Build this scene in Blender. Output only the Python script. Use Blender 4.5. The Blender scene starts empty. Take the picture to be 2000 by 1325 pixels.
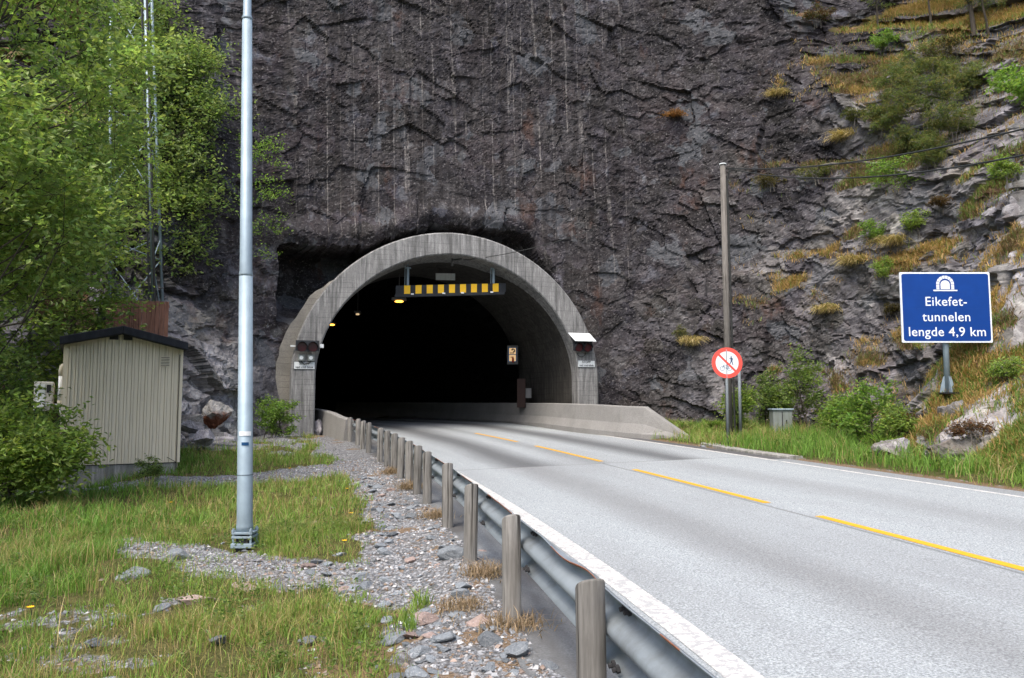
import bpy, math, random
import numpy as np
from mathutils import Vector, Matrix

SC = bpy.context.scene
COL = SC.collection
PI = math.pi

# ------------------------------------------------------------------ camera, sky, sun, exposure
F_PX = 1525.0                       # focal length in pixels of the 2000 px wide photograph
PITCH = math.atan(127.5 / F_PX)     # the horizon lies a little under the middle
cam = bpy.data.objects.new('camera', bpy.data.cameras.new('camera'))
COL.objects.link(cam)
cam.data.sensor_width = 36.0
cam.data.lens = F_PX / 2000 * 36.0
cam.data.clip_end = 500
cam.data.clip_start = 0.05
cam.location = (0, 0, 0)
cam.rotation_euler = (PI / 2 + PITCH, 0, 0)
SC.camera = cam

SUN_EL, SUN_AZ = math.radians(58), math.radians(205)   # azimuth clockwise from +y: high, behind the camera, a little to the left
world = bpy.data.worlds.new('World')
SC.world = world
world.use_nodes = True
wn = world.node_tree
wn.nodes.clear()
wo = wn.nodes.new('ShaderNodeOutputWorld')
wb = wn.nodes.new('ShaderNodeBackground')
ws = wn.nodes.new('ShaderNodeTexSky')
ws.sky_type = 'NISHITA'
ws.sun_disc = False
ws.sun_elevation = SUN_EL
ws.sun_rotation = SUN_AZ
ws.air_density = 1.0
ws.dust_density = 4.0
ws.ozone_density = 0.6
wb.inputs['Strength'].default_value = 0.15
wn.links.new(ws.outputs[0], wb.inputs[0])
wn.links.new(wb.outputs[0], wo.inputs[0])

sl = bpy.data.lights.new('sun', 'SUN')
sl.energy = 1.2
sl.angle = math.radians(24)
sl.color = (1.0, 0.95, 0.88)
sun = bpy.data.objects.new('sun', sl)
COL.objects.link(sun)
sd = Vector((math.sin(SUN_AZ) * math.cos(SUN_EL), math.cos(SUN_AZ) * math.cos(SUN_EL), math.sin(SUN_EL)))
sun.rotation_euler = sd.to_track_quat('Z', 'Y').to_euler()
sun.location = (-8, -20, 40)

SC.view_settings.view_transform = 'Standard'
SC.view_settings.look = 'None'
SC.view_settings.exposure = 1.25
SC.view_settings.gamma = 1.0
SC.cycles.max_bounces = 6
SC.cycles.diffuse_bounces = 3
SC.cycles.glossy_bounces = 3
SC.cycles.transparent_max_bounces = 6
SC.cycles.use_denoising = True


def at(u, v, y):
    """the point at ground distance y that the photograph shows at pixel u, v"""
    c, s = math.cos(PITCH), math.sin(PITCH)
    X, Y = (u - 1000) / F_PX, (662.5 - v) / F_PX
    dy, dz = c - Y * s, s + Y * c
    return Vector((X * y / dy, y, dz * y / dy))


def project(P):
    c, s = math.cos(PITCH), math.sin(PITCH)
    d = P[:, 1] * c + P[:, 2] * s
    up = -P[:, 1] * s + P[:, 2] * c
    d = np.where(d < 0.1, 0.1, d)
    return 1000 + F_PX * P[:, 0] / d, 662.5 - F_PX * up / d, d


# ------------------------------------------------------------------ numeric noise
def h01(ix, iy, iz, seed):
    with np.errstate(over='ignore'):
        h = (ix.astype(np.int64) * 374761393 + iy.astype(np.int64) * 668265263 +
             iz.astype(np.int64) * 2147483647 + seed * 1274126177) & 0xFFFFFFFF
        h = ((h ^ (h >> 13)) * 1274126177) & 0xFFFFFFFF
        h = ((h ^ (h >> 16)) * 2246822519) & 0xFFFFFFFF
        h = h ^ (h >> 15)
    return (h & 0xFFFFFF) / float(0x1000000)


def vnoise(x, y, seed=0):
    x = np.asarray(x, float); y = np.asarray(y, float)
    ix, iy = np.floor(x), np.floor(y)
    fx, fy = x - ix, y - iy
    fx = fx * fx * (3 - 2 * fx); fy = fy * fy * (3 - 2 * fy)
    z = np.zeros_like(ix)
    a = h01(ix, iy, z, seed); b = h01(ix + 1, iy, z, seed)
    c = h01(ix, iy + 1, z, seed); d = h01(ix + 1, iy + 1, z, seed)
    return (a * (1 - fx) + b * fx) * (1 - fy) + (c * (1 - fx) + d * fx) * fy


def fbm(x, y, seed=0, octv=4, gain=0.5):
    s = 0; a = 1; t = 0
    for o in range(octv):
        s = s + a * (vnoise(x * 2 ** o + 17.3 * o, y * 2 ** o - 9.1 * o, seed + o) - 0.5)
        t += a; a *= gain
    return s / t * 2


def facet(x, y, seed=0, tilt=0.9, step=1.0):
    """broken rock: every Voronoi cell is its own tilted plane"""
    ix, iy = np.floor(x), np.floor(y)
    best = np.full(x.shape, 1e9); out = np.zeros(x.shape)
    z = np.zeros_like(ix)
    for dx in (-1, 0, 1):
        for dy in (-1, 0, 1):
            jx, jy = ix + dx, iy + dy
            px = jx + h01(jx, jy, z, seed); py = jy + h01(jx, jy, z + 1, seed)
            d = (x - px) ** 2 + (y - py) ** 2
            h = (h01(jx, jy, z + 2, seed) - 0.5) * step
            gx = (h01(jx, jy, z + 3, seed) - 0.5) * 2 * tilt
            gy = (h01(jx, jy, z + 4, seed) - 0.5) * 2 * tilt
            val = h + gx * (x - px) + gy * (y - py)
            m = d < best
            best = np.where(m, d, best); out = np.where(m, val, out)
    return out


def smooth01(x, a, b):
    t = np.clip((x - a) / (b - a), 0, 1)
    return t * t * (3 - 2 * t)


# ------------------------------------------------------------------ materials
def N(nt, typ, ins=None, **props):
    n = nt.nodes.new(typ)
    for k, v in props.items():
        setattr(n, k, v)
    for k, v in (ins or {}).items():
        s = n.inputs[k]
        if isinstance(v, bpy.types.NodeSocket):
            nt.links.new(v, s)
        else:
            s.default_value = v
    return n


def c4(c):
    return (c[0], c[1], c[2], 1.0)


def mixc(nt, fac, a, b, blend='MIX'):
    n = nt.nodes.new('ShaderNodeMix')
    n.data_type = 'RGBA'; n.blend_type = blend
    for idx, v in ((0, fac), (6, a), (7, b)):
        if isinstance(v, bpy.types.NodeSocket):
            nt.links.new(v, n.inputs[idx])
        else:
            n.inputs[idx].default_value = v if idx == 0 else c4(v)
    return n.outputs[2]


def ramp(nt, fac, stops):
    n = nt.nodes.new('ShaderNodeValToRGB')
    e = n.color_ramp.elements
    while len(e) < len(stops):
        e.new(0.5)
    for i, (p, c) in enumerate(stops):
        e[i].position = p
        e[i].color = c4(c) if not isinstance(c, (int, float)) else (c, c, c, 1)
    nt.links.new(fac, n.inputs[0])
    return n.outputs[0]


def math_(nt, op, a, b=0.0, c=0.0, clamp=False):
    n = nt.nodes.new('ShaderNodeMath'); n.operation = op; n.use_clamp = clamp
    for i, v in enumerate((a, b, c)):
        if isinstance(v, bpy.types.NodeSocket):
            nt.links.new(v, n.inputs[i])
        else:
            n.inputs[i].default_value = v
    return n.outputs[0]


def noise(nt, vec, scale, detail=4, rough=0.55, dist=0.0):
    n = N(nt, 'ShaderNodeTexNoise', {'Scale': scale, 'Detail': detail, 'Roughness': rough, 'Distortion': dist})
    if vec is not None:
        nt.links.new(vec, n.inputs['Vector'])
    return n.outputs['Fac']


def scaled(nt, vec, s):
    n = N(nt, 'ShaderNodeMapping', {'Vector': vec, 'Scale': s})
    return n.outputs[0]


def base_mat(name, rough=0.8, spec=0.3, metal=0.0):
    m = bpy.data.materials.new(name); m.use_nodes = True
    nt = m.node_tree
    b = nt.nodes['Principled BSDF']
    b.inputs['Roughness'].default_value = rough
    b.inputs['Metallic'].default_value = metal
    b.inputs['Specular IOR Level'].default_value = spec
    return m, nt, b


def bump(nt, b, h, strength=0.4, dist=0.02):
    n = N(nt, 'ShaderNodeBump', {'Height': h, 'Strength': strength, 'Distance': dist})
    nt.links.new(n.outputs[0], b.inputs['Normal'])


def obj_co(nt):
    return nt.nodes.new('ShaderNodeTexCoord').outputs['Object']


def pos(nt):
    return nt.nodes.new('ShaderNodeNewGeometry').outputs['Position']


def plain(name, col, rough=0.6, metal=0.0, var=0.15, scale=6.0, spec=0.3, bmp=0.0, dirt=None, dirt_amt=0.5):
    m, nt, b = base_mat(name, rough, spec, metal)
    p = obj_co(nt)
    f = noise(nt, p, scale, 5, 0.6)
    lo = tuple(max(0, c * (1 - var)) for c in col); hi = tuple(min(1, c * (1 + var)) for c in col)
    c = ramp(nt, f, [(0.3, lo), (0.7, hi)])
    if dirt:
        g = noise(nt, scaled(nt, p, (1, 1, 0.25)), scale * 0.7 + 1.3, 6, 0.65)
        c = mixc(nt, math_(nt, 'MULTIPLY', ramp(nt, g, [(0.5, 0.0), (0.75, 1.0)]), dirt_amt), c, dirt)
    nt.links.new(c, b.inputs['Base Color'])
    if bmp:
        bump(nt, b, noise(nt, p, scale * 8, 4), bmp, 0.01)
    return m


M = {}
M['galv'] = plain('galvanised_steel', (0.28, 0.355, 0.405), 0.55, 0.35, 0.14, 4, dirt=(0.19, 0.235, 0.265), dirt_amt=0.6)
M['dull'] = plain('dull_steel', (0.17, 0.195, 0.21), 0.65, 0.2, 0.12, 4, dirt=(0.12, 0.13, 0.135), dirt_amt=0.5)
M['rail'] = plain('guardrail_steel', (0.235, 0.27, 0.295), 0.62, 0.2, 0.15, 3, dirt=(0.12, 0.125, 0.125), dirt_amt=0.75)
M['rust'] = plain('rusty_edge', (0.22, 0.09, 0.05), 0.85, 0, 0.3, 20)
M['nut'] = plain('dark_bolt', (0.035, 0.035, 0.037), 0.6, 0.3, 0.2, 20)
M['dark'] = plain('dark_metal', (0.02, 0.021, 0.023), 0.6, 0, 0.2, 9)
M['black'] = plain('black_paint', (0.018, 0.02, 0.024), 0.55, 0, 0.2, 5, dirt=(0.06, 0.065, 0.07), dirt_amt=0.5)
M['yellow'] = plain('yellow_reflective', (0.95, 0.55, 0.02), 0.5, 0, 0.06, 6)
M['white'] = plain('white_paint', (0.75, 0.77, 0.78), 0.5, 0, 0.05, 6, dirt=(0.45, 0.46, 0.45), dirt_amt=0.4)
M['plate'] = plain('sign_plate', (0.62, 0.66, 0.67), 0.5, 0, 0.07, 8, dirt=(0.3, 0.31, 0.3), dirt_amt=0.5)
M['letter_dark'] = plain('dark_letters', (0.05, 0.055, 0.06), 0.6, 0, 0.1, 10)
M['letter'] = plain('white_letters', (0.72, 0.76, 0.8), 0.5, 0, 0.03, 10)
M['blue'] = plain('blue_sign_face', (0.0012, 0.04, 0.225), 0.5, 0, 0.08, 2.5, spec=0.3)
M['signred'] = plain('red_sign_face', (0.78, 0.085, 0.065), 0.5, 0, 0.04, 8)
M['pictogram'] = plain('pictogram_blue', (0.035, 0.07, 0.14), 0.6, 0, 0.1, 10)
M['redlens'] = plain('red_lens', (0.05, 0.006, 0.008), 0.25, 0, 0.2, 10, spec=0.5)
M['lampbody'] = plain('lamp_body', (0.12, 0.12, 0.12), 0.6)
M['roof'] = plain('roof_felt', (0.012, 0.014, 0.02), 0.8, 0, 0.3, 8, bmp=0.3, dirt=(0.05, 0.055, 0.06), dirt_amt=0.5)
M['cream'] = plain('cream_plastic', (0.5, 0.47, 0.38), 0.6, 0, 0.08, 6, dirt=(0.3, 0.27, 0.2), dirt_amt=0.5)
M['palegrey'] = plain('pale_grey_casing', (0.5, 0.49, 0.46), 0.6, 0, 0.08, 6, dirt=(0.25, 0.24, 0.21), dirt_amt=0.6)
M['cabinet'] = plain('cabinet_grey', (0.2, 0.225, 0.215), 0.65, 0.1, 0.12, 5, dirt=(0.1, 0.12, 0.08), dirt_amt=0.7)
M['cable'] = plain('cable_black', (0.025, 0.027, 0.026), 0.6)
M['sticker'] = plain('blue_sticker', (0.01, 0.06, 0.16), 0.5)
M['orange'] = plain('orange_door', (0.02, 0.006, 0.003), 0.6)
M['flower'] = plain('yellow_petals', (0.8, 0.45, 0.01), 0.7)


def emit(name, col, strength):
    m = bpy.data.materials.new(name); m.use_nodes = True
    nt = m.node_tree; nt.nodes.clear()
    o = nt.nodes.new('ShaderNodeOutputMaterial')
    e = N(nt, 'ShaderNodeEmission', {'Color': c4(col), 'Strength': strength})
    nt.links.new(e.outputs[0], o.inputs[0])
    return m


M['lamp_glow'] = emit('lamp_glow', (1.0, 0.42, 0.05), 2.6)
M['lamp_dim'] = emit('lamp_dim', (1.0, 0.72, 0.4), 0.3)
M['sos_glow'] = emit('sign_glow', (1.0, 0.66, 0.34), 0.3)


def mat_concrete(name, lo, hi, streak=True, boards=0.0, dirt=(0.06, 0.06, 0.058)):
    m, nt, b = base_mat(name, 0.9, 0.2)
    p = pos(nt)
    f = noise(nt, p, 1.3, 8, 0.65)
    c = ramp(nt, f, [(0.3, lo), (0.7, hi)])
    fine = noise(nt, p, 30, 5, 0.7)
    c = mixc(nt, math_(nt, 'MULTIPLY', ramp(nt, fine, [(0.35, 1.0), (0.55, 0.0)]), 0.45), c, tuple(x * 0.6 for x in lo))
    if streak:
        s = noise(nt, scaled(nt, p, (9, 9, 0.7)), 1.6, 6, 0.7)
        c = mixc(nt, ramp(nt, s, [(0.5, 0.0), (0.62, 0.55)]), c, tuple(min(1, x * 1.45) for x in hi))
        s2 = noise(nt, scaled(nt, p, (7, 7, 0.5)), 1.1, 5, 0.65)
        c = mixc(nt, ramp(nt, s2, [(0.47, 0.0), (0.66, 0.75)]), c, dirt)
    h = fine
    if boards:
        sz = N(nt, 'ShaderNodeSeparateXYZ', {0: p}).outputs[2]
        w = math_(nt, 'FRACT', math_(nt, 'ADD', math_(nt, 'MULTIPLY', sz, 1 / boards), math_(nt, 'MULTIPLY', noise(nt, p, 0.8, 2), 0.5)))
        line = ramp(nt, w, [(0.0, 1.0), (0.12, 0.0)])
        gate = ramp(nt, noise(nt, scaled(nt, p, (0.8, 0.8, 6)), 1.0, 4), [(0.42, 0.0), (0.55, 1.0)])
        lf = math_(nt, 'MULTIPLY', math_(nt, 'MULTIPLY', line, gate), 0.7)
        c = mixc(nt, lf, c, tuple(x * 0.4 for x in lo))
    nt.links.new(c, b.inputs['Base Color'])
    bump(nt, b, h, 0.35, 0.02)
    return m


M['portal'] = mat_concrete('portal_concrete', (0.145, 0.146, 0.146), (0.265, 0.265, 0.261), True, 0.17)
M['flange'] = mat_concrete('old_concrete', (0.19, 0.18, 0.16), (0.33, 0.31, 0.27), False, 0.2)
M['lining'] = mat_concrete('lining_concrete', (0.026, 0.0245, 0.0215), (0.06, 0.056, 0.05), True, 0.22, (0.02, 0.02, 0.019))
M['barrier'] = mat_concrete('barrier_concrete', (0.21, 0.206, 0.196), (0.27, 0.266, 0.255), False, 0.0)
M['foundation'] = mat_concrete('foundation_concrete', (0.22, 0.215, 0.2), (0.34, 0.33, 0.31), True, 0.0, (0.12, 0.13, 0.1))


def mat_wood(name, lo, hi, dark):
    m, nt, b = base_mat(name, 0.9, 0.15)
    p = obj_co(nt)
    oi = nt.nodes.new('ShaderNodeObjectInfo').outputs['Random']
    sh = N(nt, 'ShaderNodeVectorMath', {0: p, 1: N(nt, 'ShaderNodeCombineXYZ', {0: math_(nt, 'MULTIPLY', oi, 31), 1: math_(nt, 'MULTIPLY', oi, 17), 2: math_(nt, 'MULTIPLY', oi, 9)}).outputs[0]}).outputs[0]
    g = noise(nt, scaled(nt, sh, (26, 26, 1.6)), 1.5, 6, 0.65, 0.4)
    c = ramp(nt, g, [(0.3, lo), (0.65, hi)])
    k = noise(nt, scaled(nt, sh, (34, 34, 0.9)), 1.0, 3, 0.5)
    c = mixc(nt, ramp(nt, k, [(0.60, 0.0), (0.645, 0.9)]), c, dark)
    st = noise(nt, scaled(nt, sh, (5, 5, 2)), 1.2, 4)
    c = mixc(nt, ramp(nt, st, [(0.5, 0.0), (0.8, 0.5)]), c, tuple(x * 0.55 for x in lo))
    val = math_(nt, 'ADD', math_(nt, 'MULTIPLY', oi, 0.35), 0.82)
    c = mixc(nt, 1.0, c, N(nt, 'ShaderNodeCombineXYZ', {0: val, 1: val, 2: val}).outputs[0], 'MULTIPLY')
    nt.links.new(c, b.inputs['Base Color'])
    bump(nt, b, g, 0.5, 0.01)
    return m


M['post'] = mat_wood('weathered_post_wood', (0.13, 0.124, 0.114), (0.245, 0.237, 0.22), (0.025, 0.023, 0.02))
M['pole_wood'] = mat_wood('pole_wood', (0.095, 0.088, 0.078), (0.165, 0.155, 0.142), (0.04, 0.035, 0.03))
M['plank'] = mat_wood('reddish_planks', (0.2, 0.1, 0.075), (0.34, 0.18, 0.135), (0.07, 0.035, 0.03))
M['bark'] = mat_wood('bark', (0.035, 0.03, 0.024), (0.075, 0.065, 0.052), (0.015, 0.012, 0.01))
M['bark_grey'] = mat_wood('grey_bark', (0.1, 0.09, 0.08), (0.2, 0.185, 0.165), (0.04, 0.035, 0.03))


def mat_siding():
    m, nt, b = base_mat('painted_board_siding', 0.7, 0.25)
    p = pos(nt)
    f = noise(nt, scaled(nt, p, (3, 3, 0.4)), 1.5, 6, 0.6)
    c = ramp(nt, f, [(0.3, (0.66, 0.59, 0.45)), (0.7, (0.74, 0.665, 0.515))])
    z = N(nt, 'ShaderNodeSeparateXYZ', {0: p}).outputs[2]
    low = ramp(nt, math_(nt, 'ADD', math_(nt, 'MULTIPLY', z, 0.8), math_(nt, 'MULTIPLY', noise(nt, p, 4, 5), 0.5)), [(-0.0, 0.0), (0.001, 0.0)])
    s = noise(nt, scaled(nt, p, (14, 14, 0.8)), 1.3, 5, 0.65)
    c = mixc(nt, ramp(nt, s, [(0.55, 0.0), (0.75, 0.4)]), c, (0.2, 0.18, 0.14))
    nt.links.new(c, b.inputs['Base Color'])
    return m


M['siding'] = mat_siding()


def mat_leaf(name, tint=(1, 1, 1), trans=0.5, rough=0.5):
    """leaf colour comes from the 'tone' attribute: each leaf its own green"""
    m = bpy.data.materials.new(name); m.use_nodes = True
    nt = m.node_tree; nt.nodes.clear()
    o = nt.nodes.new('ShaderNodeOutputMaterial')
    a = N(nt, 'ShaderNodeAttribute', attribute_name='tone').outputs['Color']
    c = mixc(nt, 1.0, a, tint, 'MULTIPLY')
    b = N(nt, 'ShaderNodeBsdfPrincipled', {'Base Color': c, 'Roughness': rough, 'Specular IOR Level': 0.35})
    t = N(nt, 'ShaderNodeBsdfTranslucent', {'Color': mixc(nt, 1.0, c, (1.2, 1.25, 0.7), 'MULTIPLY')})
    x = N(nt, 'ShaderNodeMixShader', {0: trans, 1: b.outputs[0], 2: t.outputs[0]})
    nt.links.new(x.outputs[0], o.inputs[0])
    return m


M['leaf'] = mat_leaf('leaves', trans=0.55, rough=0.42)
M['grass'] = mat_leaf('grass_blades', (1, 1, 1), 0.3, 0.6)


def mat_rock_zone():
    """cliff rock; attribute zone: r soil and moss, g pale rock, b drill-hole strip; attribute uz: metres along and up the face"""
    m, nt, b = base_mat('cliff_rock', 0.85, 0.25)
    zone = N(nt, 'ShaderNodeAttribute', attribute_name='zone').outputs['Vector']
    uz = N(nt, 'ShaderNodeAttribute', attribute_name='uz').outputs['Vector']
    zs = N(nt, 'ShaderNodeSeparateXYZ', {0: zone}).outputs
    us = N(nt, 'ShaderNodeSeparateXYZ', {0: uz}).outputs
    p = pos(nt)
    big = noise(nt, p, 0.55, 5, 0.6)
    med = noise(nt, p, 2.6, 8, 0.68, 0.4)
    fine = noise(nt, p, 13, 8, 0.75)
    dark = ramp(nt, med, [(0.32, (0.0072, 0.0064, 0.0071)), (0.48, (0.0195, 0.0175, 0.0193)), (0.58, (0.0355, 0.0328, 0.036)), (0.70, (0.08, 0.079, 0.086))])
    dark = mixc(nt, ramp(nt, big, [(0.45, 0.0), (0.65, 0.55)]), dark, (0.036, 0.0265, 0.0285))
    dark = mixc(nt, ramp(nt, noise(nt, p, 1.1, 5, 0.6), [(0.60, 0.0), (0.68, 0.7)]), dark, (0.10, 0.105, 0.118))
    pale = ramp(nt, med, [(0.28, (0.10, 0.093, 0.09)), (0.5, (0.27, 0.26, 0.256)), (0.70, (0.5, 0.49, 0.475))])
    pale = mixc(nt, ramp(nt, big, [(0.5, 0.0), (0.65, 0.5)]), pale, (0.15, 0.12, 0.105))
    fv = N(nt, 'ShaderNodeTexVoronoi', {'Vector': N(nt, 'ShaderNodeVectorMath', {0: p, 1: N(nt, 'ShaderNodeTexNoise', {'Vector': p, 'Scale': 2.2, 'Detail': 4.0}).outputs['Color']}).outputs[0], 'Scale': 1.25})
    fs_ = N(nt, 'ShaderNodeSeparateXYZ', {0: fv.outputs['Color']}).outputs
    c = mixc(nt, zs[1], dark, pale)
    fb_ = math_(nt, 'ADD', math_(nt, 'MULTIPLY', fs_[0], 0.9), 0.55)
    c = mixc(nt, 1.0, c, N(nt, 'ShaderNodeCombineXYZ', {0: fb_, 1: fb_, 2: math_(nt, 'ADD', fb_, math_(nt, 'MULTIPLY', math_(nt, 'SUBTRACT', fs_[1], 0.4), 0.18))}).outputs[0], 'MULTIPLY')
    c = mixc(nt, math_(nt, 'MULTIPLY', math_(nt, 'GREATER_THAN', fs_[2], 0.9), 0.6), c, (0.085, 0.093, 0.104))
    # speckled light mineral grain and lichen spots
    v = N(nt, 'ShaderNodeTexVoronoi', {'Vector': p, 'Scale': 5.5, 'Randomness': 1.0})
    dots = ramp(nt, v.outputs['Distance'], [(0.0, 1.0), (0.16, 0.0)])
    vs = N(nt, 'ShaderNodeSeparateXYZ', {0: v.outputs['Color']}).outputs
    dots = math_(nt, 'MULTIPLY', dots, math_(nt, 'GREATER_THAN', vs[0], 0.52))
    dots = math_(nt, 'MULTIPLY', dots, ramp(nt, noise(nt, p, 0.5, 3), [(0.4, 0.1), (0.6, 1.0)]))
    c = mixc(nt, math_(nt, 'MULTIPLY', dots, 0.75), c, (0.30, 0.29, 0.27))
    c = mixc(nt, ramp(nt, fine, [(0.55, 0.0), (0.66, 0.85)]), c, (0.2, 0.19, 0.19))
    c = mixc(nt, ramp(nt, fine, [(0.30, 0.8), (0.45, 0.0)]), c, (0.018, 0.016, 0.016))
    # rust brown seep
    ru = noise(nt, scaled(nt, p, (1, 1, 0.6)), 0.8, 6, 0.62)
    c = mixc(nt, ramp(nt, ru, [(0.60, 0.0), (0.72, 0.55)]), c, (0.085, 0.038, 0.022))
    # drill-hole traces: pale broken vertical lines about 0.6 m apart
    uu = math_(nt, 'ADD', math_(nt, 'MULTIPLY', us[0], 1 / 0.56), math_(nt, 'MULTIPLY', us[1], 0.05))
    uu = math_(nt, 'ADD', uu, math_(nt, 'MULTIPLY', math_(nt, 'SUBTRACT', noise(nt, scaled(nt, uz, (1, 0.012, 0)), 1.6, 2), 0.5), 2.2))
    cell = math_(nt, 'FLOOR', uu)
    fr = math_(nt, 'ABSOLUTE', math_(nt, 'SUBTRACT', math_(nt, 'FRACT', uu), 0.5))
    wob = math_(nt, 'MULTIPLY', math_(nt, 'SUBTRACT', noise(nt, p, 9, 4), 0.5), 0.045)
    core = ramp(nt, math_(nt, 'ADD', fr, wob), [(0.022, 1.0), (0.06, 0.0)])
    seg = noise(nt, N(nt, 'ShaderNodeCombineXYZ', {0: math_(nt, 'MULTIPLY', cell, 7.31), 1: math_(nt, 'MULTIPLY', us[1], 0.42), 2: 0.0}).outputs[0], 1.0, 3, 0.6)
    rough_ = noise(nt, scaled(nt, p, (9, 9, 3.5)), 1.5, 5, 0.7)
    stk = math_(nt, 'MULTIPLY', math_(nt, 'MULTIPLY', core, ramp(nt, seg, [(0.43, 0.0), (0.52, 1.0)])), ramp(nt, rough_, [(0.36, 0.0), (0.6, 1.0)]))
    stk = math_(nt, 'MULTIPLY', stk, zs[2])
    c = mixc(nt, math_(nt, 'MULTIPLY', stk, 0.68), c, (0.27, 0.25, 0.235))
    # water stains, vertical
    ws_ = noise(nt, scaled(nt, p, (5, 5, 0.35)), 1.0, 5, 0.6)
    c = mixc(nt, math_(nt, 'MULTIPLY', ramp(nt, ws_, [(0.52, 0.0), (0.66, 0.5)]), zs[2]), c, (0.072, 0.066, 0.066))
    wd_ = noise(nt, scaled(nt, p, (2.6, 2.6, 0.16)), 1.0, 4, 0.6)
    c = mixc(nt, math_(nt, 'MULTIPLY', ramp(nt, wd_, [(0.50, 0.0), (0.62, 0.6)]), zs[2]), c, (0.013, 0.0108, 0.0112))
    # soil, moss and litter
    so = noise(nt, p, 1.7, 6, 0.65)
    soil = ramp(nt, so, [(0.3, (0.05, 0.03, 0.018)), (0.45, (0.14, 0.085, 0.045)), (0.58, (0.075, 0.075, 0.022)), (0.75, (0.27, 0.155, 0.06))])
    vm = math_(nt, 'ADD', zs[0], math_(nt, 'MULTIPLY', math_(nt, 'SUBTRACT', noise(nt, p, 5, 6, 0.65), 0.5), 0.9))
    c = mixc(nt, ramp(nt, vm, [(0.42, 0.0), (0.6, 1.0)]), c, soil)
    nt.links.new(c, b.inputs['Base Color'])
    hh = math_(nt, 'ADD', math_(nt, 'MULTIPLY', fine, 0.6), noise(nt, p, 5.5, 8, 0.7))
    bump(nt, b, hh, 0.5, 0.05)
    return m


def mat_stone(name, lo, hi):
    m, nt, b = base_mat(name, 0.85, 0.25)
    p = obj_co(nt)
    oi = nt.nodes.new('ShaderNodeObjectInfo').outputs['Random']
    f = noise(nt, scaled(nt, p, (2, 2, 6)), 1.5, 8, 0.7, 0.5)
    c = ramp(nt, f, [(0.3, lo), (0.7, hi)])
    c = mixc(nt, ramp(nt, noise(nt, p, 12, 5), [(0.58, 0.0), (0.7, 0.7)]), c, (0.42, 0.42, 0.42))
    val = math_(nt, 'ADD', math_(nt, 'MULTIPLY', oi, 0.7), 0.65)
    c = mixc(nt, 1.0, c, N(nt, 'ShaderNodeCombineXYZ', {0: val, 1: val, 2: val}).outputs[0], 'MULTIPLY')
    nt.links.new(c, b.inputs['Base Color'])
    bump(nt, b, f, 0.6, 0.05)
    return m


M['stone_grey'] = mat_stone('grey_stone', (0.115, 0.13, 0.145), (0.25, 0.275, 0.295))
M['stone_pink'] = mat_stone('pinkish_stone', (0.2, 0.15, 0.13), (0.36, 0.28, 0.25))
M['rockchip'] = mat_leaf('gravel_chips', (1, 1, 1), 0.0, 0.85)


def mat_ground():
    """zone.r grassy soil, zone.g dry brown litter, else broken gravel"""
    m, nt, b = base_mat('verge_ground', 0.95, 0.15)
    p = pos(nt)
    zs = N(nt, 'ShaderNodeSeparateXYZ', {0: N(nt, 'ShaderNodeAttribute', attribute_name='zone').outputs['Vector']}).outputs
    v = N(nt, 'ShaderNodeTexVoronoi', {'Vector': p, 'Scale': 24.0})
    v2 = N(nt, 'ShaderNodeTexVoronoi', {'Vector': p, 'Scale': 60.0})
    s1 = N(nt, 'ShaderNodeSeparateXYZ', {0: v.outputs['Color']}).outputs[0]
    s2 = N(nt, 'ShaderNodeSeparateXYZ', {0: v2.outputs['Color']}).outputs[1]
    tone = math_(nt, 'ADD', math_(nt, 'MULTIPLY', s1, 0.5), math_(nt, 'MULTIPLY', s2, 0.5))
    g = ramp(nt, tone, [(0.15, (0.095, 0.098, 0.102)), (0.5, (0.215, 0.222, 0.232)), (0.8, (0.36, 0.368, 0.38))])
    g = mixc(nt, ramp(nt, v.outputs['Distance'], [(0.35, 0.0), (0.75, 0.6)]), g, (0.06, 0.055, 0.048))
    br = noise(nt, p, 1.8, 6, 0.65)
    g = mixc(nt, ramp(nt, br, [(0.52, 0.0), (0.7, 0.3)]), g, (0.15, 0.115, 0.08))
    soil = ramp(nt, noise(nt, p, 6, 6, 0.7), [(0.3, (0.04, 0.045, 0.012)), (0.6, (0.09, 0.085, 0.03)), (0.8, (0.15, 0.12, 0.055))])
    n1 = math_(nt, 'MULTIPLY', math_(nt, 'SUBTRACT', noise(nt, p, 4.5, 6, 0.7), 0.5), 0.9)
    c = mixc(nt, ramp(nt, math_(nt, 'ADD', zs[0], n1), [(0.45, 0.0), (0.6, 1.0)]), g, soil)
    c = mixc(nt, ramp(nt, math_(nt, 'ADD', zs[1], n1), [(0.45, 0.0), (0.65, 0.85)]), c, (0.17, 0.115, 0.065))
    nt.links.new(c, b.inputs['Base Color'])
    bump(nt, b, math_(nt, 'ADD', v.outputs['Distance'], math_(nt, 'MULTIPLY', v2.outputs['Distance'], 0.5)), 0.7, 0.04)
    return m


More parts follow.
